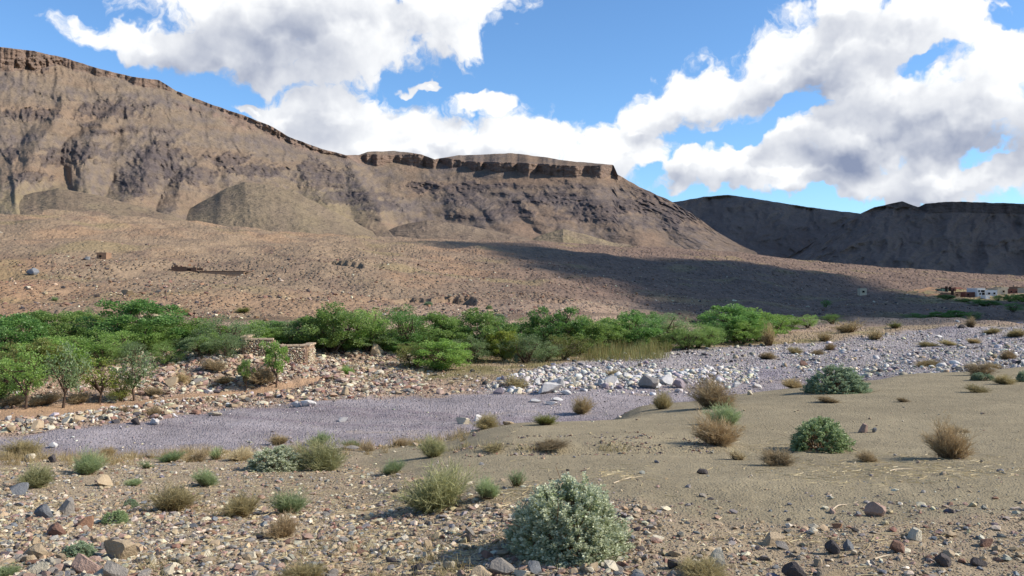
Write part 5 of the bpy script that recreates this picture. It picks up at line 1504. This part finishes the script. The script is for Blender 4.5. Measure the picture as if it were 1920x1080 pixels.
# straw and twigs lying about
def litter():
    r = np.random.RandomState(41)
    def pr(Z):
        a = Z['stony'] * clump(Z, 1.0, 505, 0.0, .5) * .5 * sstep(860, 900, Z['v'])
        a = a + np.exp(-((Z['u'] - 700) / 260) ** 2) * Z['stony'] * .25
        a = a + np.exp(-((Z['u'] - 1690) / 170) ** 2 - ((Z['v'] - 882) / 22) ** 2) * .9 + np.exp(-((Z['u'] - 960) / 70) ** 2 - ((Z['v'] - 925) / 18) ** 2) * .8
        a = a + np.exp(-((Z['u'] - 1170) / 50) ** 2 - ((Z['v'] - 892) / 12) ** 2) * .5 + np.exp(-((Z['u'] - 1460) / 60) ** 2 - ((Z['v'] - 838) / 14) ** 2) * .7
        return np.clip(a + .01, 0, 1) * Z['near']
    pts, Z = field_pts(30000, (-60, 1980), (5.6, 20), pr, r)
    n = len(pts)
    a = r.normal(0.1, .9, n); ln = r.uniform(.05, .26, n) * r.uniform(.35, 1, n)
    t = np.linspace(-.5, .5, 4)
    d = np.stack([np.cos(a), np.sin(a), r.normal(0, .06, n)], 1)
    P = pts[:, None] + d[:, None] * t[None, :, None] * ln[:, None, None]
    P[..., 2] += .008 + .012 * r.uniform(size=(n, 1))
    P[..., :2] += (np.stack([-d[:, 1], d[:, 0]], 1) * r.normal(0, .25, (n, 1)) * ln[:, None])[:, None] * (t ** 2)[None, :, None]
    V, q = ribbons(P, .009, .005, r)
    me = make_mesh("straw", V, q, M_LEAF["straw"], dict(tint=np.repeat(r.uniform(0, 1, n), 8)))
    tag(mobj("straw", me), "bleached straw and broken twigs lying on sand and stones", "straw", kind="stuff")
litter()
def stick(pts, rad, label):
    P = []
    for u, v in pts:
        x, y, z = spot(u, v); P.append((x, y, z + rad))
    P = np.array(P); t = np.linspace(0, len(P) - 1, 14)
    Q = np.stack([np.interp(t, np.arange(len(P)), P[:, i]) for i in range(3)], 1)
    Q[:, 2] += .012 * np.sin(t * 2.1)
    V, q = tubes([(Q, np.linspace(rad, rad * .4, 14))], 6)
    me = make_mesh("stick", V, q, M_STICK, smooth=True)
    tag(mobj("stick", me), label, "stick", "bleached sticks lying on the sand")
M_STICK = bark_material("bleached_wood", lin(190, 172, 146))
stick([(1558, 958), (1572, 950), (1590, 946), (1608, 943)], .008, "curved bleached stick lying on bare sand by the pinkish rock")
stick([(1565, 834), (1590, 838), (1612, 848), (1625, 858)], .010, "grey dead branch trailing from the grey-green saltbush")
stick([(1668, 884), (1690, 882), (1718, 880)], .009, "straight pale stick in the straw litter before the rusty bush")
stick([(1150, 908), (1180, 900), (1208, 892)], .007, "thin pale stick slanting across the sand behind the silvery saltbush")
stick([(1640, 1054), (1670, 1046)], .008, "short pale stick among the stones under the pinkish rock")

# ------------------------------------------------------------------ stones: the largest are objects, the rest lie in masses
ROCKMESH = []
for k in range(14):
    V, Fc = rock_shape(2000 + k, 3, 16, 0.003)
    ROCKMESH.append(make_mesh("rock", V, Fc, M_STONE["tan"]))
def rock_obj(pos, size, colour, sc3, rz, label, group, tilt=(0, 0), mesh=None, name="rock"):
    o = bpy.data.objects.new(name, mesh or RP.choice(ROCKMESH)); link(o)
    o.location = pos; o.rotation_euler = (tilt[0], tilt[1], rz); o.scale = [size * s for s in sc3]
    put_mat(o, M_STONE[colour])
    return tag(o, label, "rock", group)
G_ROCK = "stones strewn on the near bank"
HERO = [   # column, base row, width, height in photo pixels
    (222, 1046, 62, 52, "tan", "largest squarish tan boulder standing on end among the near stones"),
    (155, 1078, 56, 44, "pinkish", "pinkish angular rock just in front of the largest tan boulder"),
    (208, 1084, 46, 36, "grey", "flat-faced grey slab under the largest tan boulder"),
    (76, 974, 40, 28, "blue-grey", "rounded blue-grey rock in the stony corner beside a leaning slab"),
    (122, 968, 32, 27, "grey", "grey slab tilted to a point beside the rounded blue-grey rock"),
    (60, 1046, 56, 26, "tan", "long tan rock lying flat near the small saltbush"),
    (60, 1082, 42, 30, "pale", "pale wedge of rock at the bottom near the picture corner"),
    (33, 928, 34, 26, "blue-grey", "dark blue-grey rock at the foot of the yellow-green broom"),
    (192, 912, 32, 22, "tan", "cracked tan block with a dark shaded side near the stony brink"),
    (160, 992, 30, 24, "rusty", "small yellowish-orange stone below the tilted grey slab"),
    (100, 1006, 36, 26, "brown", "brown angular stone in the middle of the stony corner"),
    (1650, 970, 36, 28, "pinkish", "pinkish white-topped rock alone on open sand"),
    (1450, 1020, 44, 20, "tan", "low tan rock on the sand's stony margin"),
    (1348, 1066, 36, 40, "pale", "pale upright stone behind the dry olive clump"),
    (1490, 1086, 46, 34, "dark", "dark pointed rock at the bottom of the picture"),
    (1556, 1092, 62, 34, "tan", "broad tan rock cut by the bottom edge beside the dark pointed one"),
    (944, 1080, 54, 26, "grey", "smooth grey rounded rock at the foot of the large saltbush"),
    (1004, 1080, 30, 26, "blue-grey", "blue-grey rock leaning at the foot of the large saltbush"),
    (905, 1084, 44, 22, "tan", "tan stone beside the smooth grey rock at the bottom"),
    (980, 1084, 32, 16, "pale", "pale stone between the grey and the blue-grey rocks"),
    (1112, 1082, 26, 20, "tan", "wedge-shaped tan stone right under the large saltbush"),
    (1148, 1076, 30, 19, "pale", "pale oval stone at the sunny foot of the large saltbush"),
    (1262, 1072, 30, 24, "dark", "dark stone next to the dry olive clump"),
    (1560, 1040, 26, 26, "dark", "dark upright stone above the broad tan rock"), (1592, 1038, 22, 24, "blue-grey", "blue-grey upright stone beside the dark upright one"),
    (1686, 1040, 28, 22, "brown", "brown rounded stone in the stony patch under the pinkish rock"),
    (1720, 1014, 30, 20, "pale", "pale grey stone in the stony patch beyond the brown one"),
    (1850, 1024, 26, 18, "brown", "brown stone near the picture edge in the stony patch"),
    (1836, 1058, 30, 20, "dark", "dark stone near the bottom corner"),
    (1772, 1064, 32, 22, "dark", "dark brown stone in the bottom stony patch"),
    (1622, 812, 16, 16, "pinkish", "pinkish stone beside the grey-green saltbush"), (1640, 812, 12, 12, "blue-grey", "small grey stone next to the pinkish one by the saltbush"),
    (1318, 888, 22, 10, "dark", "small dark flat stone alone on the sand"), (1572, 988, 22, 14, "rusty", "reddish split stone on the sand under the curved stick"),
]
for (u, v, w, h, colr, label) in HERO:
    Y = y_at(u, v); X = (u - 960) / F * Y; W = w / F * Y; Hh = h / F * Y
    m = RP.choice(ROCKMESH); dim = [max(c[i] for c in m.vertices and [vv.co for vv in m.vertices]) - min(vv.co[i] for vv in m.vertices) for i in range(3)]
    o = rock_obj((X, Y + W * .3, gz(X, Y + W * .3) + Hh * .30), 1.0, colr, (W / dim[0], W * .8 / dim[1], Hh * 1.25 / dim[2]), RP.uniform(-.4, .4), label, G_ROCK, (RP.uniform(-.2, .2), RP.uniform(-.2, .2)), m)
    LANDMARKS.append((X, Y, None))
G_BLD = "boulders in and beside the river bed"
BOULD = [
    (1142, 722, 26, 22, "white", "squarish white boulder on top of the white boulder bar"), (1128, 723, 12, 15, "white", "white boulder touching the squarish one"),
    (1252, 722, 26, 20, "white", "tall white boulder beside the big grey-white one"), (1224, 728, 44, 26, "grey", "big grey-white pyramid boulder in the river bed"),
    (1274, 726, 22, 16, "mauve", "mauve boulder next to the tall white one"), (1028, 738, 46, 20, "white", "long white boulder slanting down to the gravel"),
    (1052, 726, 20, 16, "white", "white boulder behind the long slanting one"), (1008, 722, 12, 14, "white", "pointed pale boulder at the end of the long one"),
    (970, 737, 22, 9, "pale", "flat pale boulder at the edge of the gravel"), (1060, 742, 24, 9, "white", "low white slab in front of the boulder bar"),
    (1006, 757, 22, 7, "white", "flat white slab out on the mauve gravel"), (1034, 763, 26, 7, "white", "second flat white slab out on the gravel"), (1048, 755, 22, 5, "white", "thin white slab behind the second flat one"),
    (640, 788, 18, 10, "white", "white stone alone on the mauve gravel"), (572, 765, 28, 14, "white", "pale white-topped boulder pair-mate by the gravel edge"), (552, 764, 18, 11, "white", "white boulder beside the white-topped one"),
    (647, 744, 16, 14, "tan", "square tan block near the gravel edge"), (290, 797, 20, 13, "white", "white boulder near the dark one at the gravel's edge"), (252, 797, 22, 12, "dark", "dark boulder at the gravel's edge beneath the kerb"),
    (396, 782, 26, 8, "pale", "long pale stone at the gravel's edge"), (366, 777, 18, 8, "brown", "brown stone behind the long pale one"), (98, 836, 16, 9, "white", "white stone on the gravel at its near edge"),
    (868, 798, 26, 16, "pale", "pale cracked boulder beside the olive-brown bush"), (894, 788, 16, 12, "white", "white stone behind the olive-brown bush"), (950, 796, 22, 9, "tan", "tan stone between two bushes on the brink"),
    (320, 726, 26, 17, "tan", "large pale block in the rubble terrace"), (390, 736, 20, 10, "white", "white block at the foot of the rubble terrace"), (371, 722, 20, 10, "grey", "dark-faced grey block in the rubble"),
    (572, 660, 12, 12, "brown", "round brown boulder at the enclosure's sunny corner"), (670, 650, 12, 9, "blue-grey", "blue-grey boulder on top of the rubble terrace"), (703, 668, 26, 24, "tan", "big tan outcrop boulder at the end of the rubble terrace"),
    (1380, 728, 18, 9, "white", "white boulder behind the dark brown bush"), (1408, 740, 12, 9, "pale", "yellowish boulder beyond the dark brown bush"), (1330, 695, 12, 8, "white", "white boulder in the middle of the boulder field"),
    (1510, 688, 16, 12, "brown", "dark red-brown boulder by the smooth gravel patch"), (1805, 630, 14, 7, "dark", "dark boulder by the bluish gravel pool"), (1796, 618, 9, 4, "white", "white stone at the far side of the bluish gravel pool"), (1912, 610, 14, 10, "mauve", "large mauve boulder on the bar by the picture edge"),
    (1762, 636, 14, 4, "white", "long white stone in front of the bluish gravel pool"),
    (57, 512, 24, 12, "blue-grey", "dark grey boulder on the orange slope near the picture edge"), (237, 552, 24, 12, "tan", "large tan boulder on the slope above the big dome tree"), (162, 487, 14, 6, "blue-grey", "blue-grey boulder on the slope beside the small stone hut"),
]
for (u, v, w, h, colr, label) in BOULD:
    ym = 24 if v > 780 and u > 800 else 27
    Y = y_at(u, v, 0 if u > 840 and v > 786 else ym); X = (u - 960) / F * Y; W = w / F * Y; Hh = h / F * Y
    m = RP.choice(ROCKMESH); dim = [max(vv.co[i] for vv in m.vertices) - min(vv.co[i] for vv in m.vertices) for i in range(3)]
    rock_obj((X, Y + W * .3, gz(X, Y + W * .3) + Hh * .3), 1.0, colr, (W / dim[0], W * .8 / dim[1], Hh * 1.3 / dim[2]), RP.uniform(-.3, .3), label, G_BLD, (RP.uniform(-.15, .15), RP.uniform(-.15, .15)), m, "boulder")

_m = {}
for s in SCATTER:
    if s['zone'] in _m:
        t = _m[s['zone']]
        for k in ('pos', 'size', 'col'): t[k] = np.concatenate([t[k], s[k]])
        t['kind'] = t['kind'] + s['kind']
    else: _m[s['zone']] = s
SCATTER = list(_m.values())
# pick the loose stones that show largest
allpx = np.concatenate([s['size'] * F / s['pos'][:, 1] * np.where((s['pos'][:, 0] / s['pos'][:, 1] * F > -975) & (s['pos'][:, 0] / s['pos'][:, 1] * F < 975) & (s['pos'][:, 1] > 6.4), 1, 0) for s in SCATTER])
cut = np.sort(allpx)[-205]
ADJ = {"tan": "tan", "grey": "grey", "blue-grey": "blue-grey", "pinkish": "pinkish", "pale": "pale", "dark": "dark", "white": "white", "mauve": "mauve-grey", "brown": "brown", "rusty": "rusty"}
marks = [(x, y, p) for x, y, p in LANDMARKS if p]
k0 = 0
LABS = {}
big = []
for s in SCATTER:
    n = len(s['size']); px = allpx[k0:k0 + n]; k0 += n
    sel = px >= cut
    for i in np.nonzero(sel)[0]:
        x, y, z = s['pos'][i]
        j = min(range(len(marks)), key=lambda t: math.hypot(marks[t][0] - x, (marks[t][1] - y) * 1.0))
        mx, my, ph = marks[j]
        big.append((px[i], x, y, z, s['size'][i], s['kind'][i], s['zone'], ph, x - mx, y - my))
    s['rest'] = ~sel
big.sort(key=lambda b: -b[0])
SHAPE = ["angular", "blocky", "flat", "rounded"]
made = []
for (px, x, y, z, sz, kind, zone, ph, dx, dy) in big:
    sh = RP.choice(SHAPE)
    s3 = {"angular": (1, .8, 1.0), "blocky": (1, .9, 1.1), "flat": (1.1, .9, .55), "rounded": (1, 1, .9)}[sh]
    rel = ("beyond" if dy > 0 else "in front of") if abs(dy) > abs(dx) else ("on the sunny side of" if dx > 0 else "on the shaded side of")
    near_ = "close " if math.hypot(dx, dy) < 1.0 else ("well " if math.hypot(dx, dy) > 2.2 else "")
    if zone == "slope_stones": lab = f"{sh} {ADJ[kind]} boulder on the stony slope above the tree belt"
    elif zone in ("field_boulders",): lab = f"{sh} {ADJ[kind]} boulder in the boulder field, nearest the {ph}"
    elif zone == "bank_rubble": lab = f"{sh} {ADJ[kind]} stone in the far-bank rubble, nearest the {ph}"
    elif zone == "river_cobbles": lab = f"{sh} {ADJ[kind]} stone on the mauve gravel, nearest the {ph}"
    else: lab = f"{'large' if px > 26 else 'middling'} {sh} {ADJ[kind]} stone {near_}{rel} the {ph}"
    made.append((lab, x, y, z, sz, kind, s3, zone))
cnt = {}
for m_ in made: cnt[m_[0]] = cnt.get(m_[0], 0) + 1
seen = {}
ORD = ["first", "second", "third", "fourth", "fifth", "sixth", "seventh", "eighth"]
for (lab, x, y, z, sz, kind, s3, zone) in made:
    if cnt[lab] > 1:
        i = seen.get(lab, 0); seen[lab] = i + 1
        lab2 = lab + (", largest of those" if i == 0 else f", {ORD[min(i, 7)]} in size of those")
        if len(lab2.split()) <= 16: lab = lab2
    o = rock_obj((x, y, z + sz * .08), sz * 1.05, kind, s3, RP.uniform(0, 6.28), lab, G_BLD if zone in ("field_boulders", "river_cobbles", "bank_rubble", "slope_stones") else G_ROCK, (RP.uniform(-.3, .3), RP.uniform(-.3, .3)))
STUFF_LABEL = {"near_stones": "small loose stones strewn over the near bank", "river_cobbles": "pale and dark cobbles scattered on the dry river gravel", "field_boulders": "white and mauve cobbles filling the upper river bed",
               "bank_rubble": "tan and pinkish rubble heaped along the far bank", "slope_stones": "dark brown stones scattered over the far slope", "bank_edge_stones": "stones lying along the brink of the near bank"}
for s in SCATTER:
    k = s['rest']
    if k.sum() == 0: continue
    o = stone_mass(s['zone'], s['pos'][k], s['size'][k], s['col'][k], RS, worn=s['zone'] in ('field_boulders', 'river_cobbles'))
    tag(o, STUFF_LABEL[s['zone']], "stones", kind="stuff")

# ------------------------------------------------------------------ dry-stone walls, ruins, the village
def wall_material(name, c, scale=6.0, amt=.5):
    m, N, out = new_mat(name)
    geo = N.new("ShaderNodeTexCoord"); P = geo.outputs['Object']
    n1 = N.noise(P, scale * .2, 5, .65); n2 = N.noise(P, scale, 4, .7)
    s = N.math('ADD', 1 - amt, N.math('ADD', N.math('MULTIPLY', n1, amt), N.math('MULTIPLY', n2, amt)))
    principled(N, out, N.mix(1.0, (*c, 1), gray(N, s), 'MULTIPLY'), .95, .08, bump(N, n2, .6, .05))
    return m
M_MUD = wall_material("mud_wall", lin(140, 112, 90)); M_MUDDARK = wall_material("dark_red_wall", lin(110, 76, 66)); M_WHITE = wall_material("whitewash", lin(218, 214, 206), 3, .15)
M_CREAM = wall_material("cream_render", lin(196, 178, 150), 3, .2); M_PALEBLUE = wall_material("pale_grey_render", lin(178, 182, 186), 3, .15)
M_DARKWIN = wall_material("dark_opening", lin(40, 34, 32), 3, .2); M_ROOF = wall_material("earth_roof", lin(136, 108, 88)); M_GREEN = wall_material("green_paint", lin(110, 132, 112), 3, .2)
M_WALLTAN = wall_material('laid_stone', lin(150, 124, 102), 10, .6); M_COPING = wall_material('coping_stone', lin(178, 156, 130), 4, .4); M_RUINDARK = wall_material('shade_dark_earth', lin(98, 78, 66))
def boxes(name, bl, mat, parent=None):
    """bl: list of (cx, cy, cz, sx, sy, sz) joined into one mesh"""
    bm = bmesh.new()
    for cx, cy, cz, sx, sy, sz in bl:
        r = bmesh.ops.create_cube(bm, size=1.0)
        bmesh.ops.scale(bm, vec=(sx, sy, sz), verts=r['verts']); bmesh.ops.translate(bm, vec=(cx, cy, cz), verts=r['verts'])
    me = bpy.data.meshes.new(name); bm.to_mesh(me); bm.free(); me.materials.append(mat)
    return mobj(name, me, parent)
def dry_stone(name, path, height, thick, stone, label, cat, seed, cols, w):
    """a wall of laid stones along a ground path [(x, y)], one object"""
    r = np.random.RandomState(seed)
    P = np.array(path); seg = np.hypot(*(P[1:] - P[:-1]).T); L_ = seg.sum(); cum = np.concatenate([[0], np.cumsum(seg)])
    pos, size = [], []
    rows = max(1, int(height / (stone * .62)))
    for k in range(rows):
        for side in np.arange(-thick / 2, thick / 2 + 1e-6, stone * .8):
            n = int(L_ / (stone * .85))
            t = (np.arange(n) + r.uniform(-.25, .25, n) + .5 * (k % 2)) * stone * .85
            t = np.clip(t, 0, L_)
            x = np.interp(t, cum, P[:, 0]); y = np.interp(t, cum, P[:, 1])
            i = np.clip(np.searchsorted(cum, t) - 1, 0, len(seg) - 1)
            nx = -(P[i + 1, 1] - P[i, 1]) / seg[i]; ny = (P[i + 1, 0] - P[i, 0]) / seg[i]
            x = x + nx * (side + r.normal(0, stone * .08, n)); y = y + ny * (side + r.normal(0, stone * .08, n))
            keep = r.uniform(size=n) < (1.0 if k < rows - 1 else .75)
            z = gz0(x, y) + stone * .25 + k * stone * .60 + r.normal(0, stone * .05, n)
            pos.append(np.stack([x, y, z], 1)[keep]); size.append((stone * r.uniform(.8, 1.45, n))[keep])
    pos = np.concatenate(pos); size = np.concatenate(size)
    _, C = pick_cols(cols, w, len(pos), r)
    return tag(stone_mass(name, pos, size, C, r, sub=1, flat=.9), label, cat)
def wall_core(path, height, thick, mat, parent):
    for (x0, y0), (x1, y1) in zip(path[:-1], path[1:]):
        L_ = math.hypot(x1 - x0, y1 - y0); z = min(gz(x0, y0), gz(x1, y1))
        c = boxes("wall_core", [(0, 0, height / 2 - .2, L_ + thick * .5, thick * .7, height + .35)], mat, parent)
        c.location = ((x0 + x1) / 2, (y0 + y1) / 2, z); c.rotation_euler = (0, 0, math.atan2(y1 - y0, x1 - x0))
def gp(u, v, ymin=36):
    Y = y_at(u, v, ymin); return ((u - 960) / F * Y, Y)
# enclosure on the terrace: two faces of a low square of laid stone
a = gp(459, 668); Yw = a[1]
pxm = Yw / F
encl = [(a[0] - 12 * pxm, Yw + 2.6), a, (a[0] + 52 * pxm, Yw + .3), (a[0] + 107 * pxm, Yw + .9), (a[0] + 104 * pxm, Yw + 3.2)]
_e = dry_stone("stone_enclosure", encl, 35 * pxm, .40, .13, "ruined low enclosure of pinkish laid stones in front of the tree belt", "stone wall", 51, ["tan", "pinkish", "pale", "brown"], [44, 18, 32, 6])
wall_core(encl, 37 * pxm, .42, M_WALLTAN, _e)
for (x0, y0), (x1, y1) in zip(encl[:-1], encl[1:]):      # flat stones laid along the top
    L_ = math.hypot(x1 - x0, y1 - y0); z_ = min(gz(x0, y0), gz(x1, y1)); n_ = max(3, int(L_ / .38))
    cp = boxes("coping", [((i + .5) / n_ * L_ - L_ / 2, RP.uniform(-.03, .03), RP.uniform(-.015, .015), L_ / n_ * .94, .50, .10) for i in range(n_)], M_COPING, _e)
    cp.location = ((x0 + x1) / 2, (y0 + y1) / 2, z_ + 37 * pxm + .06); cp.rotation_euler = (0, 0, math.atan2(y1 - y0, x1 - x0))
# kerb of stones along the path
dry_stone("stone_kerb", [gp(u, v) for u, v in [(-40, 808), (0, 803), (60, 797), (110, 789), (150, 778), (205, 770), (260, 768)]], .34, .34, .19, "rough kerb of pale stones along the lower side of the dirt path", "stone wall", 52, ["tan", "pinkish", "pale", "white"], [30, 26, 26, 18])
dry_stone("stone_kerb", [gp(u, v) for u, v in [(270, 762), (320, 756), (370, 752), (430, 744), (478, 738)]], .30, .25, .18, "second stretch of stone kerb along the path, nearer the sapling", "stone wall", 53, ["tan", "pinkish", "pale", "white"], [30, 26, 26, 18])

def house(u, v, w, h, dep, wall, label, windows=(), door=None, ymin=100, rz=0.0, name="house", roofmat=None, cat="house", parapet=True):
    Y = y_at(u, v, ymin); X = (u - 960) / F * Y; p = Y / F
    W, H = w * p, h * p
    base = gz(X, Y)
    t = empty(name, (X, Y + dep / 2, base), rz)
    boxes("wall", [(0, 0, H / 2 - .5, W, dep, H + 1.0)], wall, t)
    if parapet:
        e = .22
        boxes("roof", [(0, 0, H + .04, W - .1, dep - .1, .10), (0, -dep / 2 + e / 2, H + .16, W + .06, e, .30), (0, dep / 2 - e / 2, H + .16, W + .06, e, .30),
                       (-W / 2 + e / 2, 0, H + .16, e, dep - 2 * e, .30), (W / 2 - e / 2, 0, H + .16, e, dep - 2 * e, .30)], roofmat or wall, t)
    for (wx, wz, ww, wh) in windows:
        wn = boxes("window", [(wx * W, -dep / 2 - .02, wz * H, ww, .08, wh)], M_DARKWIN, t)
        boxes("frame", [(wx * W, -dep / 2 - .03, wz * H + wh / 2 + .05, ww + .2, .12, .1), (wx * W, -dep / 2 - .03, wz * H - wh / 2 - .05, ww + .2, .12, .1)], wall, wn)
    if door:
        boxes("door", [(door * W, -dep / 2 - .02, 1.0, .95, .08, 2.0)], M_DARKWIN, t)
    return tag(t, label, cat, "village buildings" if ymin >= 200 else None)
house(1785, 546, 15, 6, 6, M_MUDDARK, "small dark red house standing apart above the village fields", [(.2, .6, .5, .6)], -.25, 240)
house(1821, 557, 22, 8, 7, M_MUDDARK, "dark brown flat house joined to the white one", [(-.25, .6, .6, .6)], None, 240)
house(1840, 558, 15, 13, 7, M_WHITE, "white two-row house with small dark windows", [(-.28, .70, .55, .7), (.05, .70, .55, .7), (.32, .70, .55, .7), (-.15, .3, .55, .7)], .25, 240)
house(1859, 557, 22, 11, 8, M_PALEBLUE, "pale grey house next to the white one", [(-.2, .6, .7, .7), (.25, .6, .7, .7)], 0.0, 240)
house(1880, 556, 19, 10, 7, M_CREAM, "cream house between the pale grey and the dark red houses", [(.1, .6, .7, .7)], None, 240)
house(1901, 551, 23, 9, 9, M_MUDDARK, "dark red block house at the high end of the village", [(-.2, .6, .6, .6), (.2, .6, .6, .6)], None, 240)
house(1884, 545, 14, 6, 6, M_CREAM, "small cream house behind the dark red block", [(0, .55, .6, .6)], None, 240)
house(1924, 546, 22, 12, 9, M_MUD, "reddish mud house cut by the picture edge", [(-.2, .6, .7, .7)], None, 240)
house(1948, 556, 30, 10, 9, M_CREAM, "cream house past the picture edge", [(-.2, .6, .7, .7)], .2, 240)
house(1772, 549, 12, 4, 5, M_GREEN, "low greenish shed in the village fields", [], .2, 240, name="shed", cat="shed")
house(1790, 556, 22, 5, 6, M_MUD, "low mud house below the greenish shed", [(.2, .6, .6, .5)], -.2, 240)
house(1852, 560, 8, 5, 3, M_WHITE, "tiny bright white shape in front of the pale grey house", [], .0, 240, name="shed", cat="shed")  # plain white box standing in for an unidentified bright shape
house(1866, 543, 18, 4, 6, M_MUDDARK, "long low dark house behind the white one", [(.2, .6, .6, .5)], None, 240)
house(1619, 554, 12, 11, 2.2, M_CREAM, "small pale square sign-like block alone on the shaded slope", [(0, .6, .7, .6)], None, 100, name="hut", cat="hut")  # plain block standing in for a pale square sign
house(190, 482, 18, 9, 2.2, M_MUD, "small square stone hut high on the orange slope", [(-.1, .55, .4, .4)], None, 90, name="hut", cat="hut")
def field_wall(pts, h, label, mat):
    P = [gp(u, v, 200) for u, v in pts]
    V, Fq = [], []; off = 0
    for (x0, y0), (x1, y1) in zip(P[:-1], P[1:]):
        n = 8
        for i in range(n):
            xs = [x0 + (x1 - x0) * k / n for k in (i, i + 1)]; ys = [y0 + (y1 - y0) * k / n for k in (i, i + 1)]
            for k in (0, 1):
                z = gz(xs[k], ys[k])
                V += [(xs[k], ys[k] - .2, z - .3), (xs[k], ys[k] - .2, z + h), (xs[k], ys[k] + .2, z + h), (xs[k], ys[k] + .2, z - .3)]
            a_ = off; b_ = off + 4
            Fq += [(a_, b_, b_ + 1, a_ + 1), (a_ + 1, b_ + 1, b_ + 2, a_ + 2), (a_ + 2, b_ + 2, b_ + 3, a_ + 3)]
            off += 8
        Fq += [(off - 8 * n, off - 8 * n + 1, off - 8 * n + 2, off - 8 * n + 3), (off - 4, off - 1, off - 2, off - 3)]
    me = make_mesh("field_wall", np.array(V), np.array(Fq), mat)
    tag(mobj("field_wall", me), label, "field wall", "mud walls of the village fields")
field_wall([(1713, 544), (1745, 542), (1776, 542)], .6, "long low mud wall along the top of the village fields", M_MUD)
field_wall([(1700, 551), (1740, 548), (1766, 547)], .5, "mud wall across the middle of the village fields", M_MUD)
field_wall([(1735, 557), (1760, 555), (1790, 560)], .5, "mud wall at the foot of the village fields", M_MUD)
field_wall([(1790, 545), (1812, 545), (1836, 545)], .8, "mud wall between the apart house and the white house", M_MUDDARK)
# long ruined building on the slope
def ruin():
    Y = y_at(345, 498, 90); p = Y / F
    X0, xm, X1 = [(u - 960) * p for u in (321, 368, 457)]
    za = min(gz(X0, Y), gz(xm, Y)); zb = gz((xm + X1) / 2, Y)
    t = empty("ruined_house", (X0, Y, za))
    w = xm - X0; H = 11 * p
    # roofless end: ragged walls, the shade on them put into a darker colour
    boxes("wall", [(w * .30, .2, H / 2 - .4, w * .60, .4, H + .8), (w * .80, .2, H * .42 - .4, w * .40 - .02, .4, H * .84 + .8), (.2, 1.9, H * .45 - .4, .4, 2.96, H * .9 + .8), (w * .5, 3.6, H * .4 - .4, w, .4, H * .8 + .8), (w * .18, .2, H + .12, w * .14, .38, .26)], M_RUINDARK, t)
    boxes("doorway", [(w * .72, -.01, H * .3, .7, .06, H * .6)], M_DARKWIN, t)
    d = zb - za; L_ = X1 - xm
    boxes("front_wall", [(w + L_ / 2 + .01, .25, d + H * .22 - .5, L_, .36, H * .44 + 1.0)], M_ORWALL, t)
    boxes("roof", [(w + L_ / 2 + .05, 1.8, d + H * .44 + .08, L_ + .3, 3.6, .12)], M_RUINDARK, t)
    tag(t, "long low ruined mud house with a dark roofless end on the slope", "ruin")
M_ORWALL = wall_material("ochre_wall", lin(154, 126, 102))
ruin()
